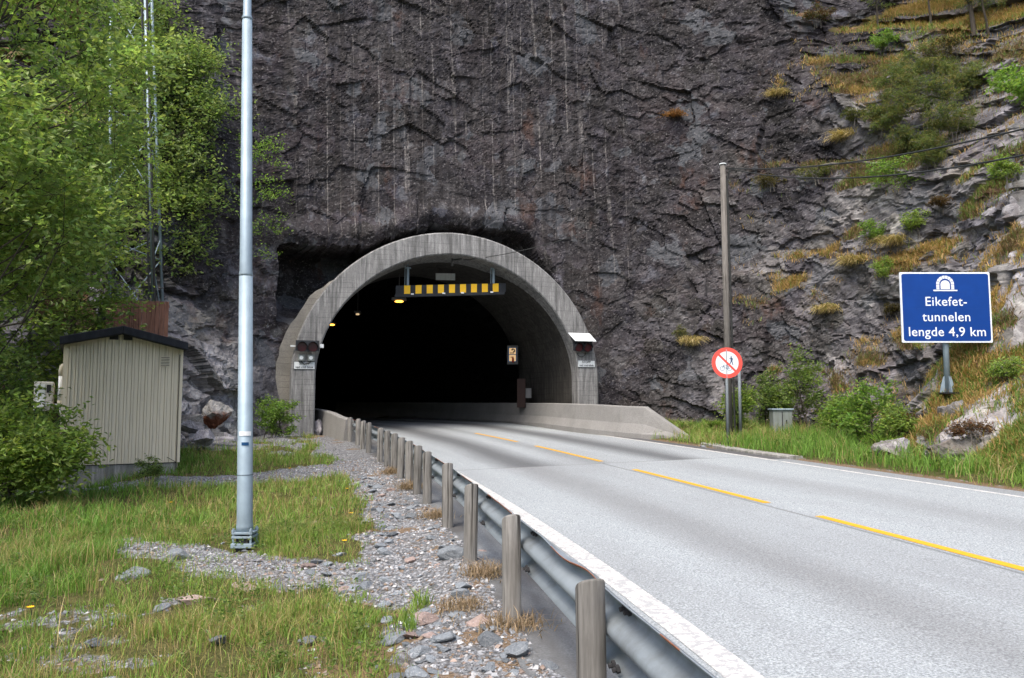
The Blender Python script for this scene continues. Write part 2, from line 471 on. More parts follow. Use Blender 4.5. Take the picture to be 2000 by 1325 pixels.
def mat_road():
    """attribute st: x metres along the road, y metres right of the centre line"""
    m, nt, b = base_mat('asphalt', 0.85, 0.25)
    p = pos(nt)
    st = N(nt, 'ShaderNodeAttribute', attribute_name='st').outputs['Vector']
    ss = N(nt, 'ShaderNodeSeparateXYZ', {0: st}).outputs
    s, t = ss[0], ss[1]
    agg = noise(nt, p, 58, 4, 0.8)
    c = ramp(nt, agg, [(0.36, (0.145, 0.161, 0.168)), (0.5, (0.29, 0.316, 0.326)), (0.64, (0.48, 0.515, 0.525))])
    blot = noise(nt, scaled(nt, st, (0.12, 0.6, 0)), 1.0, 5, 0.6)
    c = mixc(nt, ramp(nt, blot, [(0.4, 0.0), (0.75, 0.45)]), c, (0.16, 0.16, 0.165))
    # dark oily bands in the middle of each lane and between wheel tracks
    wig = math_(nt, 'MULTIPLY', math_(nt, 'SUBTRACT', noise(nt, scaled(nt, st, (0.1, 0.3, 0)), 1.0, 3), 0.5), 0.5)
    tt = math_(nt, 'ADD', t, wig)

    def band(centre, half, soft):
        d = math_(nt, 'ABSOLUTE', math_(nt, 'SUBTRACT', tt, centre))
        return ramp(nt, d, [(half, 1.0), (min(0.99, half + soft), 0.0)])
    old = math_(nt, 'GREATER_THAN', s, 11.3)          # the older surface starts at a seam across the road
    near = math_(nt, 'SUBTRACT', 1.0, old)
    b1 = math_(nt, 'MULTIPLY', band(-1.75, 0.12, 0.6), 0.4)
    b2 = math_(nt, 'MULTIPLY', band(1.6, 0.05, 0.55), 0.2)
    bn = math_(nt, 'MULTIPLY', math_(nt, 'ADD', b1, b2), near)
    c = mixc(nt, bn, c, (0.115, 0.11, 0.108))
    o1 = band(-1.7, 0.15, 0.75); o2 = band(1.75, 0.12, 0.75); o3 = band(-0.15, 0.0, 0.4)
    bo = math_(nt, 'MULTIPLY', math_(nt, 'MAXIMUM', math_(nt, 'MAXIMUM', o1, o2), math_(nt, 'MULTIPLY', o3, 0.4)), math_(nt, 'MULTIPLY', old, 0.72))
    c = mixc(nt, bo, c, (0.05, 0.05, 0.052))
    # worn dark shoulder strips outside the edge lines
    left = ramp(nt, math_(nt, 'ADD', math_(nt, 'MULTIPLY', t, -1.0), wig), [(0.0, 0.0), (1.0, 0.0)])
    lsh = math_(nt, 'MULTIPLY', math_(nt, 'LESS_THAN', math_(nt, 'ADD', t, math_(nt, 'MULTIPLY', wig, 0.5)), -3.72), ramp(nt, noise(nt, scaled(nt, st, (0.5, 2, 0)), 1.0, 5), [(0.38, 1.0), (0.66, 0.55)]))
    c = mixc(nt, lsh, c, (0.085, 0.083, 0.081))
    rsh = math_(nt, 'MULTIPLY', math_(nt, 'GREATER_THAN', t, 3.5), math_(nt, 'ADD', math_(nt, 'MULTIPLY', math_(nt, 'GREATER_THAN', s, 10.5), 0.6), 0.3))
    c = mixc(nt, rsh, c, (0.07, 0.068, 0.068))
    # the seam itself and the centre joint
    sm = ramp(nt, math_(nt, 'ABSOLUTE', math_(nt, 'SUBTRACT', s, 11.3)), [(0.0, 0.6), (0.05, 0.0)])
    c = mixc(nt, sm, c, (0.1, 0.1, 0.1))
    cj = ramp(nt, math_(nt, 'ABSOLUTE', math_(nt, 'SUBTRACT', t, -0.13)), [(0.008, 0.55), (0.045, 0.0)])
    c = mixc(nt, math_(nt, 'MULTIPLY', cj, near), c, (0.08, 0.08, 0.08))
    nt.links.new(c, b.inputs['Base Color'])
    bump(nt, b, agg, 0.5, 0.008)
    return m


def mat_paint(name, col, wear):
    m, nt, b = base_mat(name, 0.7, 0.3)
    p = pos(nt)
    agg = noise(nt, p, 70, 3, 0.7)
    w = noise(nt, p, 16, 8, 0.8)
    c = mixc(nt, ramp(nt, agg, [(0.3, 0.25), (0.5, 0.0)]), col, tuple(x * 0.7 for x in col))
    c = mixc(nt, ramp(nt, w, [(wear, 0.0), (wear + 0.05, 0.85)]), c, (0.3, 0.31, 0.32))
    nt.links.new(c, b.inputs['Base Color'])
    bump(nt, b, agg, 0.4, 0.006)
    return m


def mat_rusty():
    m, nt, b = base_mat('rust_stained_rock', 0.85, 0.25)
    p = obj_co(nt)
    f = noise(nt, p, 5, 8, 0.7)
    c = ramp(nt, f, [(0.3, (0.15, 0.145, 0.14)), (0.65, (0.36, 0.35, 0.335))])
    z = N(nt, 'ShaderNodeSeparateXYZ', {0: p}).outputs[2]
    k = math_(nt, 'ADD', math_(nt, 'MULTIPLY', z, -1.4), math_(nt, 'MULTIPLY', noise(nt, p, 3.5, 6, 0.65), 1.0))
    c = mixc(nt, ramp(nt, k, [(0.38, 0.0), (0.55, 1.0)]), c, (0.12, 0.045, 0.024))
    nt.links.new(c, b.inputs['Base Color'])
    bump(nt, b, f, 0.6, 0.05)
    return m


M['rusty'] = mat_rusty()
M['cliff'] = mat_rock_zone()
M['ground'] = mat_ground()
M['road'] = mat_road()
M['line_yellow'] = mat_paint('yellow_road_paint', (0.62, 0.33, 0.02), 0.62)
M['line_white'] = mat_paint('white_road_paint', (0.6, 0.585, 0.55), 0.475)
M['line_worn'] = mat_paint('worn_white_road_paint', (0.66, 0.64, 0.6), 0.49)


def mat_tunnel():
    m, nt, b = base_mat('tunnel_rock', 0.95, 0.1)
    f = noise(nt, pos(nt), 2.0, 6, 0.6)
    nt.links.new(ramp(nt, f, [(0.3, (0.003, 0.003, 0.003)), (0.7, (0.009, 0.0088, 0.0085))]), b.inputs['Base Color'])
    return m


M['tunnel'] = mat_tunnel()


# ------------------------------------------------------------------ object helpers
ORG = {}


def link(o, parent=None):
    COL.objects.link(o)
    if parent is not None:
        o.parent = parent
    return o


def tag(o, label=None, cat=None, group=None, kind=None):
    if label: o['label'] = label
    if cat: o['category'] = cat
    if group: o['group'] = group
    if kind: o['kind'] = kind
    return o


def thing(name, label, cat, loc=(0, 0, 0), group=None):
    o = bpy.data.objects.new(name, None)
    o.empty_display_size = 0.2
    o.location = loc
    link(o)
    ORG[o] = Vector(loc)
    return tag(o, label, cat, group)


def mk(name, V, Fc, mat, parent=None, tone=None, attrs=None, smooth=False, org=None, slots=None):
    """one mesh object out of numpy arrays; Fc an (M,k) array or a list of such arrays"""
    V = np.asarray(V, dtype=np.float32).reshape(-1, 3)
    if parent is not None:
        o0 = ORG[parent]
    else:
        o0 = Vector(org) if org is not None else Vector((0, 0, 0))
    V = V - np.array(o0, dtype=np.float32)
    me = bpy.data.meshes.new(name)
    Fs = Fc if isinstance(Fc, list) else [Fc]
    Fs = [np.asarray(f, dtype=np.int32) for f in Fs if len(f)]
    me.vertices.add(len(V)); me.vertices.foreach_set('co', V.ravel())
    idx = np.concatenate([f.ravel() for f in Fs]) if Fs else np.zeros(0, np.int32)
    tot = np.concatenate([np.full(len(f), f.shape[1], np.int32) for f in Fs]) if Fs else np.zeros(0, np.int32)
    st = np.concatenate([[0], np.cumsum(tot)[:-1]]).astype(np.int32)
    me.loops.add(len(idx)); me.loops.foreach_set('vertex_index', idx)
    me.polygons.add(len(tot)); me.polygons.foreach_set('loop_start', st); me.polygons.foreach_set('loop_total', tot)
    for mm in (mat if isinstance(mat, (list, tuple)) else [mat]):
        me.materials.append(mm)
    if slots is not None:
        me.polygons.foreach_set('material_index', np.asarray(slots, np.int32))
    me.polygons.foreach_set('use_smooth', np.full(len(tot), smooth, dtype=bool))
    if tone is not None:
        a = me.color_attributes.new('tone', 'FLOAT_COLOR', 'POINT')
        t4 = np.ones((len(V), 4), np.float32); t4[:, :3] = tone
        a.data.foreach_set('color', t4.ravel())
    for k, val in (attrs or {}).items():
        a = me.attributes.new(k, 'FLOAT_VECTOR', 'POINT')
        a.data.foreach_set('vector', np.asarray(val, np.float32).ravel())
    me.update(); me.validate()
    o = bpy.data.objects.new(name, me)
    if parent is None:
        o.location = o0
    link(o, parent)
    ORG[o] = o0
    return o


class MB:
    def __init__(s):
        s.v = []; s.f = []; s.m = []; s.cur = 0

    def add(s, vs, fs):
        n = len(s.v)
        s.v += [tuple(v) for v in vs]
        s.f += [tuple(i + n for i in f) for f in fs]
        s.m += [s.cur] * len(fs)
        return s

    def box(s, c, size, R=None):
        hx, hy, hz = size[0] / 2, size[1] / 2, size[2] / 2
        vs = [Vector((x * hx, y * hy, z * hz)) for x in (-1, 1) for y in (-1, 1) for z in (-1, 1)]
        if R is not None: vs = [R @ v for v in vs]
        c = Vector(c)
        return s.add([v + c for v in vs], [(0, 1, 3, 2), (4, 6, 7, 5), (0, 4, 5, 1), (2, 3, 7, 6), (0, 2, 6, 4), (1, 5, 7, 3)])

    def tube(s, pts, rad, n=8, cap=True):
        pts = [Vector(p) for p in pts]
        if not hasattr(rad, '__len__'): rad = [rad] * len(pts)
        vs = []; prev = None
        for i, p in enumerate(pts):
            d = (pts[min(i + 1, len(pts) - 1)] - pts[max(i - 1, 0)])
            if d.length < 1e-9: d = Vector((0, 0, 1))
            d.normalize()
            if prev is None:
                a = d.orthogonal().normalized()
            else:
                a = prev - d * prev.dot(d)
                a = a.normalized() if a.length > 1e-6 else d.orthogonal().normalized()
            prev = a
            bb = d.cross(a)
            for k in range(n):
                q = 2 * PI * k / n
                vs.append(p + (a * math.cos(q) + bb * math.sin(q)) * rad[i])
        fs = []
        for i in range(len(pts) - 1):
            for k in range(n):
                a0 = i * n + k; a1 = i * n + (k + 1) % n
                fs.append((a0, a1, a1 + n, a0 + n))
        if cap:
            fs.append(tuple(range(n))[::-1]); fs.append(tuple(range((len(pts) - 1) * n, len(pts) * n)))
        return s.add(vs, fs)

    def prism(s, poly, o, A, B, Nn, depth):
        """polygon (a,b) in the plane o + a*A + b*B, extruded by depth along Nn"""
        o = Vector(o); n = len(poly)
        vs = [o + A * a + B * b for a, b in poly] + [o + A * a + B * b + Nn * depth for a, b in poly]
        fs = [tuple(range(n)), tuple(range(2 * n - 1, n - 1, -1))]
        fs += [(i, i + n, (i + 1) % n + n, (i + 1) % n) for i in range(n)]
        return s.add(vs, fs)

    def build(s, name, mat, parent=None, smooth=False, org=None, bevel=0.0):
        o0 = ORG[parent] if parent is not None else Vector(org if org is not None else (0, 0, 0))
        me = bpy.data.meshes.new(name)
        me.from_pydata([tuple(Vector(v) - o0) for v in s.v], [], s.f)
        for mm in (mat if isinstance(mat, (list, tuple)) else [mat]):
            me.materials.append(mm)
        if len(set(s.m)) > 1: me.polygons.foreach_set('material_index', s.m)
        me.polygons.foreach_set('use_smooth', [smooth] * len(s.f))
        me.update()
        o = bpy.data.objects.new(name, me)
        if parent is None: o.location = o0
        link(o, parent); ORG[o] = o0
        if bevel:
            b = o.modifiers.new('bevel', 'BEVEL'); b.width = bevel; b.segments = 2; b.limit_method = 'ANGLE'
        if smooth:
            try:
                me.polygons.foreach_set('use_smooth', [len(f) == 4 for f in s.f])
            except Exception:
                pass
        return o


def dup(root, loc, rotz=0.0, scale=None, label=None, group=None):
    r = root.copy(); COL.objects.link(r); r.location = loc; r.rotation_euler = (0, 0, rotz)
    if scale is not None: r.scale = scale
    if label: r['label'] = label
    if group: r['group'] = group
    for ch in list(root.children):
        c = ch.copy(); COL.objects.link(c); c.parent = r
        for g in ch.children:
            d = g.copy(); COL.objects.link(d); d.parent = c
    return r


def text_part(body, size, o, A, B, Nn, mat, parent, name='lettering', bold=0.0, align='CENTER', space=1.0, thick=0.004):
    cu = bpy.data.curves.new('t', 'FONT')
    cu.body = body; cu.size = size; cu.align_x = align; cu.align_y = 'CENTER'
    cu.offset = bold; cu.space_character = space; cu.extrude = thick / 2; cu.resolution_u = 6
    t = bpy.data.objects.new('t', cu); COL.objects.link(t)
    dg = bpy.context.evaluated_depsgraph_get(); dg.update()
    me = bpy.data.meshes.new_from_object(t.evaluated_get(dg))
    bpy.data.objects.remove(t)
    o0 = ORG[parent]
    o = Vector(o)
    for v in me.vertices:
        v.co = o + A * v.co.x + B * v.co.y + Nn * v.co.z - o0
    me.materials.clear(); me.materials.append(mat); me.name = name
    ob = bpy.data.objects.new(name, me); link(ob, parent); ORG[ob] = o0
    return ob


def ngon(cx, cy, r, n=40, a0=0.0):
    return [(cx + r * math.cos(a0 + 2 * PI * i / n), cy + r * math.sin(a0 + 2 * PI * i / n)) for i in range(n)]


# ------------------------------------------------------------------ the road in plan: centre line by arc length
LANE = 3.373
_S = np.arange(-30, 75, 0.1)


def _curve():
    sc = np.clip(_S, -2, 20)
    k = 0.01241 - 0.00125 * sc + 0.00008 * sc ** 2
    k = np.where(_S > 20, 0.0155, k)
    h = np.cumsum(k) * 0.1
    i0 = int(np.argmin(abs(_S)))
    h = h - h[i0] + 0.17387
    x = np.cumsum(-np.sin(h)) * 0.1; y = np.cumsum(np.cos(h)) * 0.1
    x = x - x[i0] + 4.619; y = y - y[i0] + 6.0
    sz = np.clip(_S, -6, 26)
    z = -1.43875 + 0.00846 * sz + 0.00061 * sz ** 2
    c = 0.03491 - 0.00096 * np.clip(_S, -6, 26)
    return x, y, z, h, c


RX, RY, RZ, RH, RC = _curve()


def road_pt(s, t, dz=0.0):
    g = lambda A: np.interp(s, _S, A)
    h = g(RH)
    return Vector((g(RX) + math.cos(h) * t, g(RY) + math.sin(h) * t, g(RZ) + g(RC) * t + dz))


def road_strip(name, s0, s1, ts, mat, dz, step=0.25, wob=None):
    s = np.arange(s0, s1 + 1e-6, step); n = len(s)
    V = []; ST = []
    for j, t in enumerate(ts):
        tt = np.full(n, t, float)
        if wob is not None: tt = tt + wob(s, j)
        h = np.interp(s, _S, RH)
        V.append(np.stack([np.interp(s, _S, RX) + np.cos(h) * tt, np.interp(s, _S, RY) + np.sin(h) * tt,
                           np.interp(s, _S, RZ) + np.interp(s, _S, RC) * tt + dz], 1))
        ST.append(np.stack([s, tt, 0 * s], 1))
    V = np.concatenate(V); ST = np.concatenate(ST)
    i = np.arange(n - 1)
    Fq = np.concatenate([np.stack([j * n + i, (j + 1) * n + i, (j + 1) * n + i + 1, j * n + i + 1], 1) for j in range(len(ts) - 1)])
    o = mk(name, V, Fq, mat, attrs={'st': ST}, smooth=True)
    tag(o, kind='structure')
    return o


def road_coords(P):
    """arc length and offset of ground points"""
    ii = np.arange(0, len(_S), 4)
    best = np.full(len(P), 1e9); s = np.zeros(len(P)); t = np.zeros(len(P))
    for i in ii:
        dx = P[:, 0] - RX[i]; dy = P[:, 1] - RY[i]
        d = dx * dx + dy * dy
        m = d < best
        best = np.where(m, d, best)
        s = np.where(m, _S[i] + (-math.sin(RH[i]) * dx + math.cos(RH[i]) * dy), s)
        t = np.where(m, math.cos(RH[i]) * dx + math.sin(RH[i]) * dy, t)
    return s, t


ROAD_L, ROAD_R = -LANE - 1.28, LANE + 0.5
edge_w = lambda s, j: (0.10 * fbm(s * 0.9, 0 * s + j * 7, 3, 4)) if j == 0 else (0.05 * fbm(s * 0.9, 0 * s + j * 7, 5, 4) if j == 8 else 0 * s)
road_strip('road', -28, 70, [ROAD_L, -3.4, -2.6, -1.6, 0, 1.6, 2.6, 3.4, ROAD_R], M['road'], 0.0, 0.25, edge_w)

# painted markings: dashes of the yellow centre line and the two white edge lines
for a, b in ((-14.5, -10.5), (-8.5, -4.5), (-2.0, 4.04), (5.2, 10.16), (11.68, 16.42), (17.7, 21.62)):
    road_strip('centre_line', a, b, [-0.06, 0.06], M['line_yellow'], 0.004)
road_strip('edge_line', -28, 26, [-LANE - 0.20, -LANE + 0.02], M['line_white'], 0.004)
road_strip('edge_line', 10.2, 23.5, [LANE - 0.02, LANE + 0.10], M['line_white'], 0.004)
road_strip('edge_line', -28, 10.0, [LANE - 0.01, LANE + 0.06], M['line_worn'], 0.004)


# ------------------------------------------------------------------ the tunnel portal frame of reference
PHI = 0.298
PC = Vector((-2.013, 26.852, 0))
PA, PZS, PB, PT = 4.606, 0.834, 4.362, 0.80
PR = Vector((math.cos(PHI), math.sin(PHI), 0))          # to the right along the portal face
PN = Vector((-math.sin(PHI), math.cos(PHI), 0))         # into the mountain
UP = Vector((0, 0, 1))


def prof(off, offz=None, n=64, zb=-2.0):
    """arch profile in the portal plane, left foot to right foot"""
    if offz is None: offz = off * 0.97
    out = [(-(PA + off), z) for z in np.linspace(zb, PZS, 9)[:-1]]
    for q in np.linspace(0, PI, n):
        out.append((-(PA + off) * math.copysign(abs(math.cos(q)) ** 1.03, math.cos(q)), PZS + (PB + offz) * math.sin(q) ** 1.03))
    out += [((PA + off), z) for z in np.linspace(PZS, zb, 9)[1:]]
    return out


def ppt(X, Z, dpt=0.0):
    return PC + PR * X + PN * dpt + UP * Z


# ------------------------------------------------------------------ the cliff
CTRL = [  # x, y, foot z, lower setback per metre, break height, upper setback per metre, pale, drill
    (-36, 6, -1.8, 0.9, 3, 1.0, 0.6, 0),
    (-24, 15.5, -1.8, 0.9, 3, 1.0, 0.6, 0),
    (-14, 19.0, -1.5, 0.70, 3, 0.7, 0.75, 0),
    (-10.2, 20.0, -1.2, 0.55, 4, 0.5, 1.0, 0),
    (-8.6, 21.9, -1.05, 0.45, 5, 0.3, 1.0, 0),
    (-8.25, 24.3, -1.0, 0.18, 30, 0.1, 0.55, 0.2),
    (-7.7, 26.15, -1.0, 0.03, 30, 0.1, 0.02, 1),
    (-2.3, 27.85, -1.0, 0.015, 30, 0.1, 0.0, 1),
    (3.05, 29.45, -1.0, 0.02, 30, 0.1, 0.05, 1),
    (5.6, 29.3, -1.0, 0.07, 30, 0.3, 0.07, 0.5),
    (8.6, 27.8, -0.9, 0.13, 16, 0.8, 0.2, 0),
    (10.7, 25.0, -0.9, 0.24, 9.5, 0.75, 0.33, 0),
    (11.5, 22.3, -0.9, 0.36, 7.0, 0.6, 0.5, 0),
    (10.3, 19.6, -1.0, 0.42, 5.0, 0.58, 0.68, 0),
    (8.35, 17.7, -1.15, 0.7, 1.3, 1.5, 1.0, 0),
    (8.75, 15.9, -1.2, 1.1, 1.3, 1.9, 1.0, 0),
    (7.85, 12.9, -1.25, 1.55, 3.0, 1.2, 0.95, 0),
    (8.6, 9.6, -1.3, 1.2, 3.5, 0.9, 0.6, 0),
    (12, 3, -1.4, 1.3, 3, 1.2, 0.5, 0),
    (20, -8, -1.4, 1.4, 3, 1.4, 0.5, 0),
]


def build_cliff():
    C = np.array(CTRL, float)
    for _ in range(3):                                   # round the corners of the foot line
        A = 0.75 * C[:-1] + 0.25 * C[1:]; B = 0.25 * C[:-1] + 0.75 * C[1:]
        C2 = np.empty((len(A) * 2, C.shape[1])); C2[0::2] = A; C2[1::2] = B
        C = np.vstack([C[:1], C2, C[-1:]])
    d = np.r_[0, np.cumsum(np.hypot(np.diff(C[:, 0]), np.diff(C[:, 1])))]
    U = []; u = 0.0
    while u < d[-1]:
        x = np.interp(u, d, C[:, 0]); y = np.interp(u, d, C[:, 1])
        vis = (-11.5 < x < 13 and y > 12)
        U.append(u); u += 0.055 if vis else (0.1 if (x > 8 and y > 6) else 0.3)
    U = np.array(U)
    g = [np.interp(U, d, C[:, i]) for i in range(C.shape[1])]
    fine_u = np.arange(0, d[-1], 0.1)
    fx = np.interp(fine_u, d, C[:, 0]); fy = np.interp(fine_u, d, C[:, 1])
    tx, ty = np.gradient(fx), np.gradient(fy)
    l = np.hypot(tx, ty); nx, ny = -ty / l, tx / l
    ker = np.exp(-np.linspace(-2, 2, 41) ** 2); ker /= ker.sum()
    pad = lambda a: np.convolve(np.pad(a, 20, mode='edge'), ker, 'valid')
    nx, ny = pad(nx), pad(ny); l = np.hypot(nx, ny); nx /= l; ny /= l
    NX = np.interp(U, fine_u, nx); NY = np.interp(U, fine_u, ny)
    Z = np.r_[np.arange(-0.7, 19.0, 0.055), np.arange(19.0, 26, 0.4)]
    UU, ZZ = np.meshgrid(U, Z)
    bx, by, fz, k1, zb, k2, pale, drill = [np.broadcast_to(a, UU.shape) for a in g]
    set_ = k1 * np.minimum(ZZ, zb) + k2 * np.maximum(ZZ - zb, 0) + 1.6 * np.maximum(ZZ - 19, 0)
    slope = np.where(ZZ < zb, k1, k2)
    loose = smooth01(slope, 0.1, 0.5)
    # broken faces of several sizes, joints dipping to the right
    ca, sa = math.cos(0.5), math.sin(0.5)
    a = UU * ca - ZZ * sa; b = UU * sa + ZZ * ca
    wx = a + 0.05 * fbm(a * 3, b * 3, 40, 3); wy = b + 0.05 * fbm(a * 3, b * 3, 44, 3)
    calm = 1 - 0.42 * drill
    D = 0.36 * facet(wx / 2.7, wy / 2.0, 1, 1.15, 0.7) * (1 - 0.62 * drill) + 0.17 * facet(wx / 1.2, wy / 0.85, 2, 1.0, 0.8) * (1 - 0.3 * drill)
    D = D + 0.10 * facet(wx / 0.55, wy / 0.38, 3, 1.0, 0.8) * (1 - 0.56 * drill) + 0.055 * facet(wx / 0.27, wy / 0.19, 4, 1.0) * (1 - 0.4 * drill) + 0.022 * facet(UU / 0.14, ZZ / 0.12, 5, 1.0)
    D = D + 0.30 * fbm(UU / 5, ZZ / 5, 11, 2) + 0.03 * fbm(UU / 0.3, ZZ / 0.3, 15, 2)
    D = D * (0.8 + 0.55 * loose)
    D = D * np.where((bx > 6) & (by < 20.5), 0.55, 1.0)
    loose_ = loose; loose = loose * np.where((bx > 6) & (by < 20.5), 0.45, 0.85)
    # ledges on the looser slopes
    D = D + loose * 0.62 * facet(UU / 1.9 + 5, (ZZ + 0.3 * UU) / 1.45, 21, 0.6, 1.3) + loose * 0.3 * facet(UU / 0.8, (ZZ + 0.3 * UU) / 0.65, 22, 0.6, 1.3) + loose * 0.25 * fbm(UU / 2.2, ZZ / 1.8, 25, 3)
    bx0 = bx + NX * (set_); by0 = by + NY * (set_)
    # hollow between the arch and the overhanging rock; X runs along the portal face
    lx = (bx0 - PC.x) * PR.x + (by0 - PC.y) * PR.y
    z_abs = fz + ZZ
    over = np.interp(lx, [-6.3, -5.75, -5.0, -3.2, -2.6, -1.6, 0.0, 1.6, 2.4, 3.1, 3.7, 4.5], [4.6, 5.35, 5.45, 5.45, 5.55, 6.1, 6.4, 6.45, 6.4, 6.2, 5.2, 4.0])
    over = over + 0.20 * facet(UU / 0.9, ZZ * 0 + UU / 3, 51, 1.0) + 0.08 * facet(UU / 0.25, UU / 2, 52, 1.0)
    inside = smooth01(lx, -5.85, -5.65) * (1 - smooth01(lx, 3.6, 4.6))
    left_gap = smooth01(z_abs, 2.4, 3.6) + smooth01(lx, -3, -2)
    hol = inside * (1 - smooth01(z_abs, over - 0.06, over + 0.04)) * np.clip(left_gap, 0, 1)
    lip = inside * np.exp(-((z_abs - over - 0.45) / 0.4) ** 2)
    near_portal = (abs(lx) < 7) & (ZZ < 12)
    damp = np.where(near_portal, 1 - 0.45 * np.exp(-((np.hypot(lx, z_abs - 1.5) - 6.0) / 1.2) ** 2), 1.0)
    D = D * damp
    D = D + (1.15 + 0.9 * (1 - smooth01(lx, -3.0, -1.5))) * hol - 0.25 * lip
    X = bx0 + NX * D; Y = by0 + NY * D
    Zv = z_abs + loose * 0.1 * facet(wx / 0.9, wy / 0.9, 33, 0.8)
    nU, nZ = len(U), len(Z)
    V = np.stack([X, Y, Zv], 2)
    # normals for the growth map
    gu = np.gradient(V, axis=1); gz = np.gradient(V, axis=0)
    nn = np.cross(gu, gz); nn /= np.linalg.norm(nn, axis=2, keepdims=True) + 1e-9
    upf = nn[:, :, 2]
    k9 = np.ones(9) / 9
    for ax in (0, 1):
        upf = np.apply_along_axis(lambda m: np.convolve(m, k9, 'same'), ax, upf)
    right = smooth01(bx, 6.0, 10.0) * (by < 28.5) + (bx < -9.5)
    veg = smooth01(upf, 0.12, 0.45) * np.clip(right, 0, 1) * (0.10 + 1.0 * smooth01(fbm(UU / 1.6, ZZ / 1.3, 61, 3), -0.18, 0.3))
    veg = np.clip(veg + right * smooth01(ZZ, zb + 1.0, zb + 5.0) * 0.14 * (loose > 0.5), 0, 1)
    # the grassy bank right of the big sign
    bank = smooth01(16.3 - by, 0, 1.2) * (bx > 6) * np.maximum(smooth01(ZZ, 0.8, 1.5), smooth01(15.0 - by, 0, 1))
    veg = np.clip(np.maximum(veg, bank * (1.1 - 0.6 * smooth01(ZZ, 3.5, 6)) * (0.75 + 0.5 * vnoise(UU, ZZ, 63))), 0, 1)
    green = np.clip(bank * (1 - smooth01(ZZ, 1.6, 3.6)), 0, 1)
    pale2 = np.clip(pale + 0.35 * fbm(UU / 1.8, ZZ / 1.8, 71, 3) * (pale > 0.1) - 0.25 * smooth01(ZZ, 5, 11) * (bx > 3) * (bx < 10), 0, 1)
    drill2 = drill * smooth01(z_abs, over + 0.1, over + 0.9) * np.where(abs(lx) > 7.5, 0.4, 1.0)
    pale2 = pale2 * np.where(bx < -6, 1 - smooth01(ZZ + 1.5 * fbm(UU / 2, ZZ / 2, 77, 2), 3.6, 5.4), 1.0)
    zone = np.stack([veg, pale2, drill2], 2)
    uz = np.stack([UU, ZZ, 0 * UU], 2)
    i, j = np.meshgrid(np.arange(nZ - 1), np.arange(nU - 1), indexing='ij')
    q = np.stack([i * nU + j, i * nU + j + 1, (i + 1) * nU + j + 1, (i + 1) * nU + j], 2).reshape(-1, 4)
    # the mouth of the tunnel
    lxv, zav = lx.ravel(), z_abs.ravel()
    ins = (abs(lxv) < PA + 0.35) & (zav < PZS) | ((lxv / (PA + 0.35)) ** 2 + ((zav - PZS) / (PB + 0.35)) ** 2 < 1) & (zav >= PZS)
    ins &= (by.ravel() > 25)
    keep = ~(ins[q].all(axis=1))
    o = mk('cliff', V.reshape(-1, 3), q[keep], M['cliff'], attrs={'zone': zone.reshape(-1, 3), 'uz': uz.reshape(-1, 3)}, smooth=False)
    tag(o, kind='structure')
    return V.reshape(-1, 3), nn.reshape(-1, 3), veg.ravel(), green.ravel(), ~ins


CV, CN, CVEG, CGREEN, CKEEP = build_cliff()
_cu, _cv, _cd = project(CV)


def on_cliff(u, v, r=7):
    """the visible point of the cliff at a place of the photograph, with its outward normal"""
    m = np.where((abs(_cu - u) < r) & (abs(_cv - v) < r) & CKEEP)[0]
    if len(m) == 0:
        return on_cliff(u, v, r * 2)
    i = m[np.argmin(_cd[m])]
    return Vector(CV[i]), Vector(CN[i])


# ------------------------------------------------------------------ the ground
GP = np.array([(0.9, 1.5, -1.75), (0, 5.85, -1.63), (-.4, 7.85, -1.68), (-.8, 9.85, -1.6), (-1.28, 11.85, -1.53), (-2.1, 15, -1.45), (-3.0, 18, -1.36), (-4.3, 22, -1.2),
               (-3.15, 9.2, -1.66), (-2.6, 7.2, -1.74), (-7.2, 17.2, -1.52), (-9.5, 16.3, -1.78), (-7, 9, -1.9), (-5, 5, -1.92), (-2, 4, -1.78), (0, 2, -1.75), (-6, 12.5, -1.76),
               (-12, 13, -1.85), (-5.5, 19, -1.38), (-6.5, 22, -1.12), (-6.9, 24.5, -1.0), (-9, 21, -1.05), (-12, 19, -1.5), (-20, 10, -1.9), (-8, 0, -2.0), (-10, -10, -2.0),
               (-30, -10, -2.0), (-4.6, 15.5, -1.6), (-30, 20, -1.9)])


def ground_z(P, rough=True):
    P = np.asarray(P, float)
    s, t = road_coords(P)
    zr = np.interp(s, _S, RZ); c = np.interp(s, _S, RC)
    w = 0; acc = 0
    for x, y, z in GP:
        k = 1.0 / ((P[:, 0] - x) ** 2 + (P[:, 1] - y) ** 2 + 0.4) ** 1.7
        w = w + k; acc = acc + k * z
    zl = acc / w
    tl = np.clip(t, ROAD_L, 9)
    plane = zr + c * np.clip(t, -6, 5)
    zright = zr + c * ROAD_R + 0.03 + 0.05 * np.clip(t - ROAD_R - 0.2, 0, 3)
    z = np.where(t > 0, np.where(t < ROAD_R - 0.02, plane - 0.05, plane - 0.05 + (zright - plane + 0.05) * smooth01(t, ROAD_R - 0.02, ROAD_R + 0.45)),
                 np.where(t > ROAD_L + 0.42, plane - 0.05, plane - 0.05 + 0.05 * smooth01(-t, -ROAD_L - 0.42, -ROAD_L - 0.1) + 0.028 * fbm(P[:, 0] * 2.5, P[:, 1] * 2.5, 96, 4) * smooth01(-t, -ROAD_L - 0.42, -ROAD_L - 0.3) + (zl - plane) * smooth01(-t, -ROAD_L - 0.05, -ROAD_L + 0.6)))
    if rough:
        amp = smooth01(abs(t), 4.7, 5.6)
        amp = np.where(t > 0, smooth01(t, ROAD_R + 0.2, ROAD_R + 1), amp)
        z = z + amp * (0.09 * fbm(P[:, 0] * 0.9, P[:, 1] * 0.9, 91, 4) + 0.035 * facet(P[:, 0] * 4, P[:, 1] * 4, 92, 0.6))
    return z, s, t


def gz1(x, y):
    return float(ground_z(np.array([[x, y]]))[0][0])


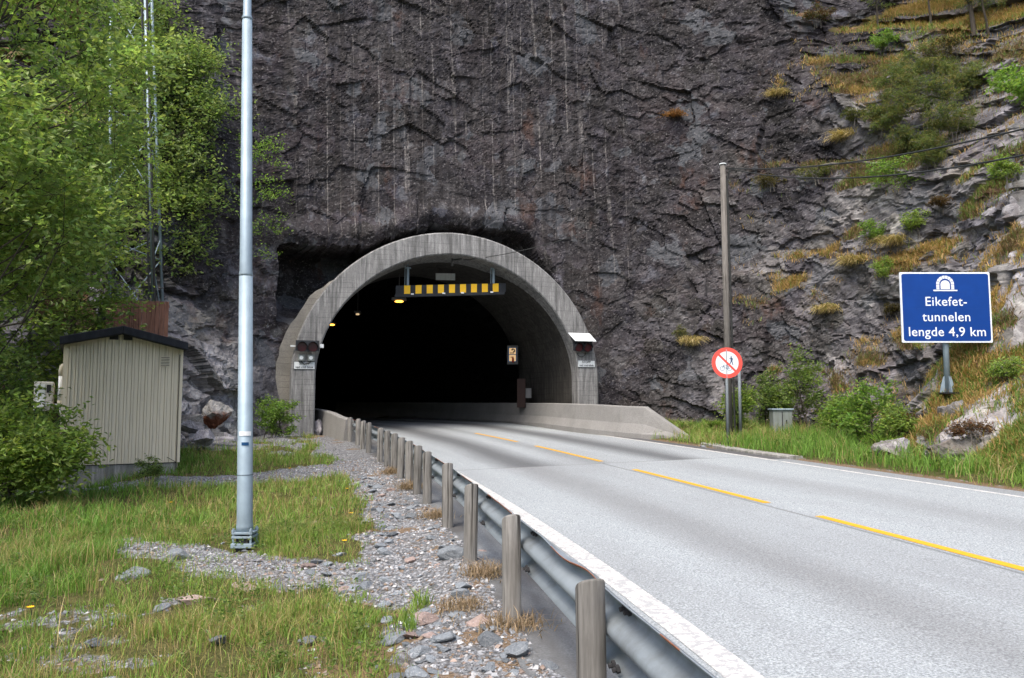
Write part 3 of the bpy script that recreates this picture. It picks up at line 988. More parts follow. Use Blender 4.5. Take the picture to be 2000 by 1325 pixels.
def ground_zones(P, s, t):
    """grass density, dry litter"""
    x, y = P[:, 0], P[:, 1]
    n1 = fbm(x * 0.8, y * 0.8, 101, 4); n2 = fbm(x * 2.3, y * 2.3, 105, 4)
    off = -t - LANE - 1.15                                    # metres left of the guardrail
    g = smooth01(off + 0.5 * n1 + 0.3 * n2, 0.8, 1.35)
    # bare stony streak past the foot of the lamp post, and the gravel track in front of the hut
    lx = (x + 3.6) * 0.86 - (y - 8.9) * 0.5
    ly = (x + 3.6) * 0.5 + (y - 8.9) * 0.86
    streak = np.exp(-(ly / 0.42) ** 2) * smooth01(lx, -2.6, -1.2) * (1 - smooth01(lx, 1.8, 3.0))
    g = g * (1 - 0.92 * np.clip(streak * 1.3 + 0.4 * n2 * streak, 0, 1))
    track_y = np.interp(x, [-14, -9.5, -7, -4.5, -3], [15.0, 15.1, 15.9, 17.2, 17.6])
    track = np.exp(-((y - track_y + 0.3 * n1) / 0.85) ** 4)
    g = g * (1 - 0.97 * track)
    low = smooth01(-(y - 8.6), 0, 1.5) * smooth01(off, 0.8, 1.5)     # the nearest part is patchy
    g = g * (1 - low * smooth01(n2 + 0.5 * n1, 0.12, 0.45) * 0.5)
    far = (y > 20.2) & (x < -5.6)
    g = np.where(far, g * smooth01(n1 + n2, 0.0, 0.4) * 0.7, g)
    gr = smooth01(t - ROAD_R + 0.1 * n2, 0.10, 0.4)
    g = np.where(t > 0, gr, g)
    g = np.where((y > 26) & (x > -7) & (x < 3), 0, g)
    dry = np.where(t < 0, smooth01(n1 * 0.8 + n2 * 0.6, 0.10, 0.5) * smooth01(off, -0.3, 0.3) * (1 - smooth01(off, 1.2, 2.2)), np.exp(-((t - ROAD_R - 0.12) / 0.22) ** 2) * 0.9)
    dry = np.maximum(dry, 0.5 * smooth01(n2, 0.2, 0.6) * (t < 0))
    return np.clip(g, 0, 1), np.clip(dry, 0, 1)


def build_ground():
    def axis(lo, hi, f0, f1, fine, coarse):
        a = [np.arange(lo, f0, coarse), np.arange(f0, f1, fine), np.arange(f1, hi + coarse, coarse)]
        return np.concatenate(a)
    xs = axis(-70, 70, -12, 13, 0.09, 1.6)
    ys = axis(-70, 44, 3.2, 29, 0.09, 1.6)
    X, Y = np.meshgrid(xs, ys)
    P = np.stack([X.ravel(), Y.ravel()], 1)
    z, s, t = ground_z(P)
    g, dry = ground_zones(P, s, t)
    V = np.stack([P[:, 0], P[:, 1], z], 1)
    nx, ny = len(xs), len(ys)
    i, j = np.meshgrid(np.arange(ny - 1), np.arange(nx - 1), indexing='ij')
    q = np.stack([i * nx + j, i * nx + j + 1, (i + 1) * nx + j + 1, (i + 1) * nx + j], 2).reshape(-1, 4)
    o = mk('ground', V, q, M['ground'], attrs={'zone': np.stack([g, dry, 0 * g], 1)}, smooth=True)
    tag(o, kind='structure')


build_ground()


# added wooded hillside, unseen behind the camera, to block low light
def build_blocker_hills():
    az = np.radians(np.linspace(95, 300, 90)); el = np.linspace(0, 1, 24)
    A, E_ = np.meshgrid(az, el)
    r = 48 + 30 * E_ + 5 * fbm(A * 4, E_ * 5, 171, 4)
    z = -3 + (21 + 7 * fbm(A * 3, E_ * 0, 173, 3)) * E_ ** 0.8 + 1.5 * fbm(A * 14, E_ * 9, 175, 4)
    V = np.stack([np.sin(A) * r, np.cos(A) * r, z], 2).reshape(-1, 3)
    n = len(az); i, j = np.meshgrid(np.arange(len(el) - 1), np.arange(n - 1), indexing='ij')
    q = np.stack([i * n + j, i * n + j + 1, (i + 1) * n + j + 1, (i + 1) * n + j], 2).reshape(-1, 4)
    tag(mk('blocker_hills', V, q, plain('blocker_hillside', (0.045, 0.07, 0.025), 0.95, 0, 0.4, 0.4)), kind='structure')


build_blocker_hills()

# ------------------------------------------------------------------ tunnel: portal, lining, far tube
def loft(name, sections, mat, parent, closed=False, smooth=True):
    n = len(sections[0])
    V = [p for s in sections for p in s]
    fs = []
    for i in range(len(sections) - 1):
        for k in range(n if closed else n - 1):
            k1 = (k + 1) % n
            fs.append((i * n + k, i * n + k1, (i + 1) * n + k1, (i + 1) * n + k))
    m = MB(); m.add(V, fs)
    return m.build(name, mat, parent, smooth=smooth)


portal = thing('tunnel_portal', 'grey concrete arch of the road tunnel set into the dark cliff', 'tunnel portal', ppt(-5.0, -1.2))
inn, outp = prof(0.0), prof(PT)
secs = []
for dp, ch in ((0.03, 0.0), (0.0, 0.03)):
    pass
ring = []
for (X, Z), (X2, Z2) in zip(inn, outp):
    i0 = 0.0
    dx, dz = X2 - X, Z2 - Z; L = math.hypot(dx, dz) or 1
    ex, ez = dx / L, dz / L
    ring.append([ppt(X, Z, 1.6), ppt(X, Z, 0.04), ppt(X + ex * 0.04, Z + ez * 0.04, 0.0), ppt(X2 - ex * 0.05, Z2 - ez * 0.05, 0.0), ppt(X2, Z2, 0.05), ppt(X2, Z2, 2.6)])
m = MB()
nn_ = 6
m.add([p for r in ring for p in r], [(i * nn_ + k, (i + 1) * nn_ + k, (i + 1) * nn_ + k + 1, i * nn_ + k + 1) for i in range(len(ring) - 1) for k in range(nn_ - 1)])
m.build('arch_ring', M['portal'], portal)
# older rough casting showing behind the arch on the left
fl = []
rr = random.Random(5)
for i, (X, Z) in enumerate(prof(PT)):
    if X > -2.4: break
    e = np.interp(Z, [-2, 0.3, 1.2, 1.9, 2.6, 3.6, 4.3], [0.34, 0.36, 0.44, 0.46, 0.36, 0.24, 0.0])
    if Z > 4.4: break
    X2, Z2 = prof(PT + float(e) + rr.uniform(-0.04, 0.04))[i]
    fl.append([ppt(X * 0.985, Z, 0.62), ppt(X2, Z2, 0.66), ppt(X2 - 0.05, Z2, 2.2)])
m = MB()
m.add([p for r in fl for p in r], [(i * 3 + k, (i + 1) * 3 + k, (i + 1) * 3 + k + 1, i * 3 + k + 1) for i in range(len(fl) - 1) for k in range(2)])
m.build('rear_casting', M['flange'], portal)

AX0, AH0, AK = PC, 0.34, 0.0135


def tun(Lg):
    """centre, right vector and heading of the tunnel axis at Lg metres in"""
    x, y = PC.x, PC.y; n = max(1, int(Lg / 0.25)); st = Lg / n
    h = AH0
    for i in range(n):
        h = AH0 + AK * (i + 0.5) * st
        x += -math.sin(h) * st; y += math.cos(h) * st
    h = AH0 + AK * Lg
    w = min(1.0, Lg / 6.0)
    hr = PHI * (1 - w) + h * w
    return Vector((x, y, 0)), Vector((math.cos(hr), math.sin(hr), 0))


def tsec(Lg, off):
    c, r = tun(Lg)
    return [c + r * X + UP * Z for X, Z in prof(off)]


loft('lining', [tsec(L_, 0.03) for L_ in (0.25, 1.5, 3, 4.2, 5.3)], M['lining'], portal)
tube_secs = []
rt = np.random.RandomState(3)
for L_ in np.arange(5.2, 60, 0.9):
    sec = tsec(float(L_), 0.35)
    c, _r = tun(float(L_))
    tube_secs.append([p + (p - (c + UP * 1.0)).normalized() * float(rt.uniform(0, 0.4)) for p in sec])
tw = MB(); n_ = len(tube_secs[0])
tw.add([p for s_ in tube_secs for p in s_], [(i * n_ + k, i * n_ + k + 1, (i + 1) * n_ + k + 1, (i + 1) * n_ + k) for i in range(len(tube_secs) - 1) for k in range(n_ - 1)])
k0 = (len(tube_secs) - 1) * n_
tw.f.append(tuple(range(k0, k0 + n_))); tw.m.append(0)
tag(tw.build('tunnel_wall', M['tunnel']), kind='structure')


# --- concrete barriers
def barrier(name, label, pts, flip=1):
    """pts: x, y, base z, top z; the sloping face towards the road on the right of the path when flip=1"""
    t = thing(name, label, 'concrete barrier', (pts[0][0], pts[0][1], pts[0][2]))
    P = [Vector(p[:3]) for p in pts]; secs = []
    for i, p in enumerate(P):
        d = P[min(i + 1, len(P) - 1)] - P[max(i - 1, 0)]; d.z = 0; d.normalize()
        n = Vector((d.y, -d.x, 0)) * flip            # towards the road
        h = pts[i][3] - pts[i][2]
        k = min(1.0, h / 0.8)
        prof_ = [(0.30, -0.3), (0.30, min(0.09, h * 0.3)), (0.17, h * 0.42), (0.11, h - 0.03), (0.08, h), (-0.08, h), (-0.11, h - 0.03), (-0.17, h * 0.4), (-0.25, -0.3)]
        secs.append([p + n * a * (0.75 + 0.25 * k) + UP * b for a, b in prof_])
    m = MB(); nb = len(secs[0])
    m.add([q for s in secs for q in s], [(i * nb + k, i * nb + k + 1, (i + 1) * nb + k + 1, (i + 1) * nb + k) for i in range(len(secs) - 1) for k in range(nb - 1)])
    m.f.append(tuple(range(nb))); m.m.append(0)
    m.f.append(tuple(range((len(secs) - 1) * nb, len(secs) * nb))[::-1]); m.m.append(0)
    m.build('wall_section', M['barrier'], t, bevel=0.008)
    return t


rb = [(5.3, 23.25, -1.06, -0.97), (4.72, 23.75, -1.02, -0.52), (4.16, 24.25, -1.0, -0.07), (3.55, 24.95, -0.96, -0.05), (2.95, 26.0, -0.92, -0.01), (2.35, 27.2, -0.88, 0.02)]
for L_ in (1.5, 3.0, 5, 7, 9.5, 12, 15, 20, 26):
    c, r = tun(L_); q = c + r * (PA - 0.42)
    rb.append((q.x, q.y, -0.82 + 0.006 * L_, 0.04 + 0.004 * L_))
barrier('concrete_barrier', 'long pale concrete barrier with a sloping end, right of the road', [rb[0]] + rb[1:], flip=-1)
lb = [(-4.86, 23.55, -1.25, -0.44), (-5.3, 24.35, -1.2, -0.37), (-5.72, 25.2, -1.15, -0.27)]
for L_ in (1.0, 2.5, 4.5, 7, 10, 15, 22):
    c, r = tun(L_); q = c - r * (PA - 0.42)
    lb.append((q.x, q.y, -1.12 + 0.012 * L_, -0.2 + 0.012 * L_))
barrier('concrete_barrier', 'short stained concrete barrier where the guardrail ends, left of the road', lb, flip=1)


# kerb along the grass right of the road, before the barrier
kt = MB()
kp = []
for s in np.linspace(10.4, 14.6, 22):
    o_ = LANE + 0.5 + 0.14 * max(0, (s - 12.5)) ** 1.2
    kp.append((road_pt(s, o_), np.interp(s, _S, RH)))
vs = []
for p, h in kp:
    r = Vector((math.cos(h), math.sin(h), 0))
    vs += [p - UP * 0.1, p + UP * 0.045, p + r * 0.02 + UP * 0.06, p + r * 0.32 + UP * 0.06, p + r * 0.34 - UP * 0.1]
kt.add(vs, [(i * 5 + k, i * 5 + k + 1, (i + 1) * 5 + k + 1, (i + 1) * 5 + k) for i in range(len(kp) - 1) for k in range(4)] + [(0, 1, 2, 3, 4), tuple(range((len(kp) - 1) * 5, len(kp) * 5))[::-1]])
tag(kt.build('kerb', M['foundation'], bevel=0.01), kind='structure')


# --- fittings on the portal face
FRONT = -PN                                                   # towards the camera


def face_at(u, v, out=0.02):
    """point on the portal face plane at a pixel"""
    d = at(u, v, 1.0); k = PC.dot(PN) / d.dot(PN)
    return d * k - PN * out


def warn_light(u, v, label, hood, boxes):
    p = face_at(u, v)
    t = thing('warning_light', label, 'warning light', p)
    w, h = 0.74, 0.36
    m = MB()
    pl = [(-w / 2, -h * 0.42), (-w / 2, h / 2), (w / 2, h / 2), (w / 2, -h * 0.42), (w * 0.3, -h / 2), (-w * 0.3, -h / 2)]
    m.prism(pl, p + FRONT * 0.16, PR, UP, FRONT, 0.05)
    for sx in (-1, 1):                                        # visors over the lenses
        c = p + FRONT * 0.21 + PR * (sx * 0.17) - UP * 0.03
        ring_ = [(0.165 * math.cos(q), 0.165 * math.sin(q)) for q in np.linspace(-0.35, PI + 0.35, 16)]
        vs = [c + PR * a + UP * b for a, b in ring_] + [c + PR * a + UP * b + FRONT * (0.17 if b > 0 else 0.10) for a, b in ring_]
        vs += [c + PR * a * 0.95 + UP * b * 0.95 for a, b in ring_] + [c + PR * a * 0.95 + UP * b * 0.95 + FRONT * (0.17 if b > 0 else 0.10) for a, b in ring_]
        k = len(ring_)
        fs = [(i, i + 1, i + 1 + k, i + k) for i in range(k - 1)] + [(2 * k + i, 3 * k + i, 3 * k + i + 1, 2 * k + i + 1) for i in range(k - 1)] + [(k + i, k + i + 1, 3 * k + i + 1, 3 * k + i) for i in range(k - 1)]
        m.add(vs, fs)
    m.box(p + FRONT * 0.08 - UP * 0.02, (0.06, 0.18, 0.06), Matrix.Rotation(PHI, 3, 'Z'))
    m.build('housing', M['black'], t)
    for sx in (-1, 1):
        c = p + FRONT * 0.212 + PR * (sx * 0.17) - UP * 0.03
        m = MB(); m.prism(ngon(0, 0, 0.15, 28), c, PR, UP, FRONT, 0.02)
        m.build('lens', M['redlens'], t)
    if hood:
        m = MB()
        a0, a1 = p + UP * 0.19 + FRONT * 0.44, p + UP * 0.50 + FRONT * 0.03
        vs = [a0 - PR * 0.39, a0 + PR * 0.42, a1 + PR * 0.33, a1 - PR * 0.5]
        vs = vs + [q - UP * 0.02 for q in vs]
        m.add(vs, [(0, 1, 2, 3), (7, 6, 5, 4), (0, 4, 5, 1), (1, 5, 6, 2), (2, 6, 7, 3), (3, 7, 4, 0)])
        m.build('hood', M['plate'], t)
    else:
        m = MB()
        m.box(p - PR * 0.45 + FRONT * 0.05 + UP * 0.0, (0.16, 0.06, 0.05), Matrix.Rotation(PHI, 3, 'Z')); m.build('bracket', M['plate'], t); m = MB()
        m.box(p + PR * 0.46 + FRONT * 0.05 + UP * 0.02, (0.12, 0.04, 0.12), Matrix.Rotation(PHI, 3, 'Z'))
        m.build('bracket', M['plate'], t)
    if boxes:
        for sx in (-1, 1):
            c = p + PR * (sx * 0.15 - 0.03) - UP * 0.38 + FRONT * 0.0
            m = MB(); m.box(c + FRONT * 0.06, (0.2, 0.12, 0.2), Matrix.Rotation(PHI, 3, 'Z'))
            b_ = m.build('junction_box', M['cabinet'], t, bevel=0.012)
            m = MB(); m.prism(ngon(0, 0, 0.06, 20), c + FRONT * 0.121, PR, UP, FRONT, 0.015)
            m.build('dial', M['plate'], b_)
        pts = [p + PR * (0.15 * math.cos(q) - 0.03) + FRONT * 0.05 - UP * (0.48 + 0.1 * math.sin(q)) for q in np.linspace(0, PI, 10)]
        m = MB(); m.tube(pts, 0.012, 6); m.build('conduit', M['cable'], t)
    else:
        pts = [p + PR * (0.16 * math.cos(q)) + FRONT * 0.04 - UP * (0.22 + 0.14 * math.sin(q)) for q in np.linspace(0, PI, 10)]
        m = MB(); m.tube(pts, 0.012, 6); m.build('conduit', M['cable'], t)
    return t


warn_light(600, 677, 'black twin red warning light on the left arch leg, without a hood', False, True)
warn_light(1134, 678, 'twin red warning light under a white sheet hood on the right arch leg', True, False)


def stop_plate(u, v, label):
    p = face_at(u, v, 0.0)
    t = thing('stop_sign_plate', label, 'sign', p)
    m = MB()
    m.prism([(-0.34, -0.13), (0.34, -0.13), (0.34, 0.13), (-0.34, 0.13)], p + FRONT * 0.012, PR, UP, FRONT, 0.012)
    m.build('plate', M['plate'], t)
    m = MB()
    for a, b, w, h in ((0, 0.123, 0.68, 0.014), (0, -0.123, 0.68, 0.014), (-0.333, 0, 0.014, 0.232), (0.333, 0, 0.014, 0.232)):
        m.prism([(a - w / 2, b - h / 2), (a + w / 2, b - h / 2), (a + w / 2, b + h / 2), (a - w / 2, b + h / 2)], p + FRONT * 0.0245, PR, UP, FRONT, 0.002)
    m.build('border', M['letter_dark'], t)
    text_part('STOPP', 0.115, p + FRONT * 0.028 + UP * 0.06, PR, UP, FRONT, M['letter_dark'], t, bold=0.002)
    text_part('ved r\u00f8d blink', 0.105, p + FRONT * 0.028 - UP * 0.06, PR, UP, FRONT, M['letter_dark'], t, bold=0.002)


stop_plate(594.5, 714, 'small white STOPP text plate on the left leg of the arch')
stop_plate(1145, 711, 'small white STOPP text plate on the right leg of the arch')

# --- clearance bar with yellow blocks hung in the mouth
cy = 27.6
cl, cr = at(773, 567, 27.2), at(988, 562, 28.1)
ctr = (cl + cr) / 2
bar = thing('clearance_bar', 'black bar with yellow blocks hung across the tunnel mouth', 'height bar', ctr)
bx_ = (cr - cl); blen = bx_.length; bx_.normalize()
bn = Vector((bx_.y, -bx_.x, 0)).normalized()
m = MB(); m.cur = 0
m.prism([(-blen / 2, -0.15), (blen / 2, -0.15), (blen / 2, 0.16), (-blen / 2, 0.16)], ctr, bx_, UP, -bn, 0.06)
m.prism([(-blen / 2 - 0.03, -0.25), (blen / 2 - 0.05, -0.25), (blen / 2 - 0.05, -0.152), (-blen / 2 - 0.03, -0.152)], ctr + bn * 0.05, bx_, UP, -bn, 0.2)
m.build('beam', M['black'], bar)
for i in range(9):
    m = MB()
    a = -blen / 2 + blen * (0.0735 + i * 0.1005)
    m.prism([(a, -0.148), (a + blen * 0.054, -0.148), (a + blen * 0.054, 0.158), (a, 0.158)], ctr + bn * 0.003, bx_, UP, bn, 0.004)
    m.build('yellow_block', M['yellow'], bar)
for fx in (0.145, 0.425, 0.595, 0.865):
    m = MB(); p = ctr + bx_ * (blen * (fx - 0.5)) - UP * 0.165 + bn * 0.075
    m.box(p, (0.1, 0.03, 0.05), Matrix.Rotation(math.atan2(bx_.y, bx_.x), 3, 'Z'))
    m.build('reflector', M['white'], bar)
for fx in (0.105, 0.885):
    m = MB(); p = ctr + bx_ * (blen * (fx - 0.5)) + UP * 0.16
    hh = 0.62 if fx < 0.5 else 0.55
    m.tube([p, p + UP * hh], 0.05, 10)
    m.box(p + UP * hh, (0.2, 0.2, 0.03)); m.tube([p + bx_ * -0.1, p + UP * (hh + 0.5) - bx_ * 0.1], 0.012, 6)
    m.tube([p + UP * hh, p + UP * (hh + 0.7)], 0.02, 6)
    m.build('hanger', M['galv'], bar)

# --- plain worn plate further in, too weathered to read
p = at(870, 541, 29.6)
t = thing('name_plate', 'small dim grey plate under the tunnel crown, above the clearance bar', 'sign', p)
m = MB(); m.prism([(-0.37, -0.13), (0.37, -0.13), (0.37, 0.13), (-0.37, 0.13)], p, Vector((1, 0.1, 0)).normalized(), UP, Vector((0.1, -1, 0)).normalized(), 0.02)
m.build('plate', M['plate'], t)
m = MB(); m.tube([p - Vector((0.25, -0.03, -0.1)), p - Vector((0.25, -0.03, -0.75))], 0.015, 6); m.build('hanger', M['dark'], t); m = MB(); m.tube([p + Vector((0.25, 0.03, 0.1)), p + Vector((0.25, 0.03, 0.75))], 0.015, 6)
m.build('hanger', M['dark'], t)

# --- lamps inside the tunnel
for (u, v, y, w, mm, lab) in ((779.5, 589.5, 30.6, 0.34, 'lamp_glow', 'brightest orange tunnel lamp, nearest the clearance bar'),
                              (698.5, 614.5, 35, 0.17, 'lamp_dim', 'dim whitish lamp in the tunnel, middle of the row'),
                              (648.5, 635, 39.5, 0.26, 'lamp_glow', 'orange tunnel lamp farthest in, beside the left arch leg')):
    p = at(u, v, y)
    t = thing('tunnel_lamp', lab, 'lamp', p, 'lamps in the tunnel')
    m = MB(); m.box(p + UP * 0.1, (w * 1.6, 0.4, 0.1)); m.tube([p + UP * 0.15, p + UP * 1.3], 0.02, 6)
    m.build('lamp_body', M['lampbody'], t, bevel=0.01)
    m = MB(); m.tube([p - Vector((w / 2, 0, 0)), p - Vector((w / 4, 0, -0.01)), p + Vector((w / 4, 0, 0.01)), p + Vector((w / 2, 0, 0))], [0.012, 0.045, 0.045, 0.012], 10)
    m.build('lit_tube', M[mm], t)

# --- emergency telephone sign and orange cupboard on the right wall
p = at(1001, 693, 32.6)
ax = Vector((1, -0.05, 0)).normalized(); an = Vector((-0.05, -1, 0)).normalized()
t = thing('emergency_sign', 'lit SOS telephone and fire extinguisher sign inside the tunnel', 'emergency sign', p)
w2, h2 = 0.17, 0.30
m = MB(); m.prism([(-w2 - 0.06, -h2 - 0.1), (w2 + 0.06, -h2 - 0.1), (w2 + 0.06, h2 + 0.08), (-w2 - 0.06, h2 + 0.08)], p, ax, UP, -an, 0.2)
m.build('housing', M['lampbody'], t)
m = MB(); m.prism([(-w2, -h2), (w2, -h2), (w2, h2), (-w2, h2)], p + an * 0.003, ax, UP, an, 0.01); m.build('frame', plain('blue_frame', (0.02, 0.16, 0.4), 0.5), t)
for sg in (1, -1):
    m = MB(); c = p + an * 0.016 + UP * (sg * 0.145)
    m.prism([(-0.14, -0.13), (0.14, -0.13), (0.14, 0.13), (-0.14, 0.13)], c, ax, UP, an, 0.004)
    m.build('lit_panel', M['sos_glow'], t)
arc = [(0.085 * math.cos(q) + 0.01, 0.085 * math.sin(q) - 0.0) for q in np.linspace(-0.3, 1.9, 10)]
m = MB(); c = p + an * 0.03 + UP * 0.15
m.tube([c + ax * a + UP * b for a, b in arc], 0.022, 6); m.tube([c + ax * arc[0][0] + UP * (arc[0][1]), c + ax * (arc[0][0] - 0.06) + UP * arc[0][1]], 0.03, 6); m.tube([c + ax * arc[-1][0] + UP * arc[-1][1], c + ax * (arc[-1][0]) + UP * (arc[-1][1] - 0.06)], 0.03, 6)
m.build('handset_symbol', M['letter_dark'], t)
text_part('SOS', 0.10, p + an * 0.022 + UP * 0.06 - ax * 0.02, ax, UP, an, M['letter_dark'], t, bold=0.003)
m = MB(); c = p + an * 0.03 - UP * 0.2
m.tube([c - UP * 0.12 + ax * 0.02, c + UP * 0.06 + ax * 0.02], 0.045, 10); m.tube([c + UP * 0.09 - ax * 0.08, c + UP * 0.1 + ax * 0.05], 0.018, 6); m.tube([c + UP * 0.06 + ax * 0.02, c + UP * 0.11 + ax * 0.02], 0.02, 6)
m.build('extinguisher_symbol', plain('extinguisher_red', (0.5, 0.04, 0.01), 0.5), t)
p = at(1018, 778, 31.6)
t = thing('emergency_cupboard', 'dim orange cupboard standing on the right inside the tunnel', 'cupboard', p)
m = MB(); m.box(p + UP * 0.2, (0.34, 0.4, 1.15)); m.build('door', M['orange'], t, bevel=0.01)
m = MB(); m.box(p + Vector((0.29, 0, 0.2)), (0.24, 0.3, 0.4)); m.build('side_box', M['lampbody'], t, bevel=0.01)


# ------------------------------------------------------------------ guardrail
PD = [(1154, 1140, 3.8), (1000, 1012, 5.85), (922, 952, 7.85), (875, 909, 9.85), (835, 886, 11.85), (817.5, 875, 12.85), (800, 865.5, 13.85), (785, 858, 15), (771, 850.5, 16), (757, 845, 17),
      (744, 839, 18.05), (721, 828.5, 20.1), (710, 825, 21.1), (700, 821, 22.1), (684, 818, 23.3)]
PP = [at(u, v, y) for u, v, y in PD]
py_ = np.array([p.y for p in PP]); px_ = np.array([p.x for p in PP]); pz_ = np.array([p.z for p in PP])
fxp = np.polyfit(py_, px_, 4); fzp = np.polyfit(py_, pz_, 3)


def rail_at(y):
    if y < 3.8:
        x0 = np.polyval(fxp, 3.8); dx = np.polyval(np.polyder(fxp), 4.2)
        return Vector((x0 + dx * (y - 3.8), y, float(np.polyval(fzp, 3.8))))
    return Vector((float(np.polyval(fxp, y)), y, float(np.polyval(fzp, y))))


def rail_dir(y):
    d = rail_at(y + 0.1) - rail_at(y - 0.1); d.z = 0
    return d.normalized()


gr0 = rail_at(3.8); gr0.z -= 0.75
rail = thing('guardrail', 'grey steel guardrail on wooden posts along the left road edge', 'guardrail', gr0)
WP = [(0.012, 0.0), (0.022, -0.012), (0.05, -0.03), (0.078, -0.05), (0.083, -0.072), (0.074, -0.095), (0.03, -0.122), (0.006, -0.14), (0.0, -0.160), (0.006, -0.18), (0.03, -0.198), (0.074, -0.225), (0.083, -0.248), (0.078, -0.27), (0.05, -0.29), (0.016, -0.315)]
ys = np.r_[np.arange(0.4, 6, 0.05), np.arange(6, 12, 0.1), np.arange(12, 23.6, 0.25)]
V = []
for i, y in enumerate(ys):
    p = rail_at(float(y)); d = rail_dir(float(y)); n = Vector((d.y, -d.x, 0))
    dent = 0.012 * float(fbm(np.array([y * 1.1]), np.array([0.3]), 7, 3)[0])
    dn = 0.03 * float(np.exp(-((y - 4.35) / 0.35) ** 2))
    for k, (a, b) in enumerate(WP):
        e = 1.0 if k < 3 else (0.4 if k < 6 else 0.1)
        V.append(p + n * (0.07 + a * 1.15 + e * (dent + dn)) + UP * (b * 1.1 - 0.035 - e * 0.5 * abs(dent) - (0.03 * float(np.exp(-((y - 4.7) / 0.3) ** 2)) if k < 2 else 0)))
ny_, nk = len(ys), len(WP)
fq = [(i * nk + k, i * nk + k + 1, (i + 1) * nk + k + 1, (i + 1) * nk + k) for i in range(ny_ - 1) for k in range(nk - 1)]
rs = random.Random(9)
beam = mk('rail_beam', np.array([tuple(v) for v in V]), np.array(fq), [M['rail'], M['rust']], rail, smooth=True,
          slots=[1 if (f[0] % nk == 0 and vnoise(np.array([ys[f[0] // nk] * 1.7]), np.array([2.2]), 8)[0] > 0.5) else 0 for f in fq])
so = beam.modifiers.new('thickness', 'SOLIDIFY'); so.thickness = 0.005; so.offset = 0
# one post, then copies of it
R0 = 0.075
m = MB()
sect = [(R0 * math.cos(q), R0 * math.sin(q)) for q in np.linspace(0.75, 2 * PI - 0.75, 22)]
nS = len(sect)
lv = [(-1.15, 0), (-0.6, 0), (-0.3, 0), (-0.012, 0), (0.0, 1)]
vs = []
for z, topf in lv:
    for a, b in sect:
        k = 0.955 if topf else 1.0
        vs.append(Vector((a * k, b * k, z - 0.04 * b / R0 * (1 if z > -0.1 else 0))))
m.add(vs, [(i * nS + k, i * nS + (k + 1) % nS, (i + 1) * nS + (k + 1) % nS, (i + 1) * nS + k) for i in range(len(lv) - 1) for k in range(nS)] + [tuple(range((len(lv) - 1) * nS, len(lv) * nS))])
pm = bpy.data.meshes.new('wooden_post'); pm.from_pydata([tuple(v) for v in m.v], [], m.f); pm.materials.append(M['post'])
pm.polygons.foreach_set('use_smooth', [len(f) == 4 for f in m.f]); pm.update()
bm_ = MB(); bm_.tube([Vector((0, 0, 0)), Vector((0.016, 0, 0))], 0.02, 6); bm_.tube([Vector((0.014, 0, 0)), Vector((0.034, 0, 0))], 0.011, 6)
nutm = bpy.data.meshes.new('bolt'); nutm.from_pydata([tuple(v) for v in bm_.v], [], bm_.f); nutm.materials.append(M['nut']); nutm.update()
rp = random.Random(4)
for i, (p, (u, v, y)) in enumerate(zip(PP, PD)):
    d = rail_dir(y); ang = math.atan2(-d.x, d.y)              # local +x points to the road
    o = bpy.data.objects.new('wooden_post', pm)
    o.location = p - gr0 + UP * rp.uniform(-0.006, 0.006)
    o.rotation_euler = (rp.uniform(-0.02, 0.02), rp.uniform(-0.02, 0.02), ang)
    link(o, rail); ORG[o] = gr0
    if i < 9:
        n = Vector((d.y, -d.x, 0))
        for dz in (-0.085, -0.255, -0.335):
            for dl in (-0.13, -0.19):
                b_ = bpy.data.objects.new('bolt', nutm)
                q = rail_at(y + dl * d.y); prof_n = 0.07 + (0.083 * 1.15 if dz < -0.2 and dz > -0.3 else 0.02 if dz < -0.3 else 0.075) - 0.006
                b_.location = q + n * (prof_n + 0.0) + UP * (dz) - gr0 - (d * (0.012 if dz == -0.255 else 0))
                b_.rotation_euler = (0, 0.2, ang + PI)
                link(b_, beam); ORG[b_] = gr0


# ------------------------------------------------------------------ lamp post on the verge
pb = at(478.5, 1046, 9.2)
pb.z = gz1(pb.x, pb.y) + 0.02
LU = Vector((-0.0235, 0.0, 1))                  # the post leans a little to the left
t = thing('lamp_post', 'tall galvanised lamp post with a bolted base on the grass verge', 'lamp post', pb)
m = MB(); m.tube([pb + LU * 0.2, pb + LU * 0.26, pb + LU * 0.32, pb + LU * 3.2], [0.098, 0.094, 0.0895, 0.0775], 28); m.build('lower_shaft', M['galv'], t, smooth=True)
m = MB(); m.tube([pb + LU * 3.18, pb + LU * 3.21, pb + LU * 3.25, pb + LU * 6.36], [0.0775, 0.080, 0.0725, 0.058], 28); m.build('middle_shaft', M['galv'], t, smooth=True)
m = MB(); m.tube([pb + LU * 6.35, pb + LU * 6.38, pb + LU * 6.41, pb + LU * 9.5], [0.060, 0.063, 0.049, 0.042], 28); m.tube([pb + LU * 9.4, pb + LU * 9.7 + Vector((0.1, 0, 0)), pb + LU * 9.8 + Vector((0.8, 0.1, 0))], 0.04, 12); m.build('upper_shaft', M['galv'], t, smooth=True)
m = MB(); m.box(pb + LU * 9.82 + Vector((1.1, 0.14, 0)), (0.75, 0.28, 0.12)); m.build('lamp_head', M['palegrey'], t, bevel=0.03)
for z, th_, w in ((0.19, 0.025, 0.235), (0.145, 0.025, 0.235), (0.05, 0.05, 0.245)):
    m = MB(); m.box(pb + UP * z, (w, w, th_)); m.build('base_plate', M['galv'], t, bevel=0.004)
m = MB(); m.tube([pb - UP * 0.25, pb + UP * 0.125], 0.1, 20); m.build('footing', M['dark'], t)
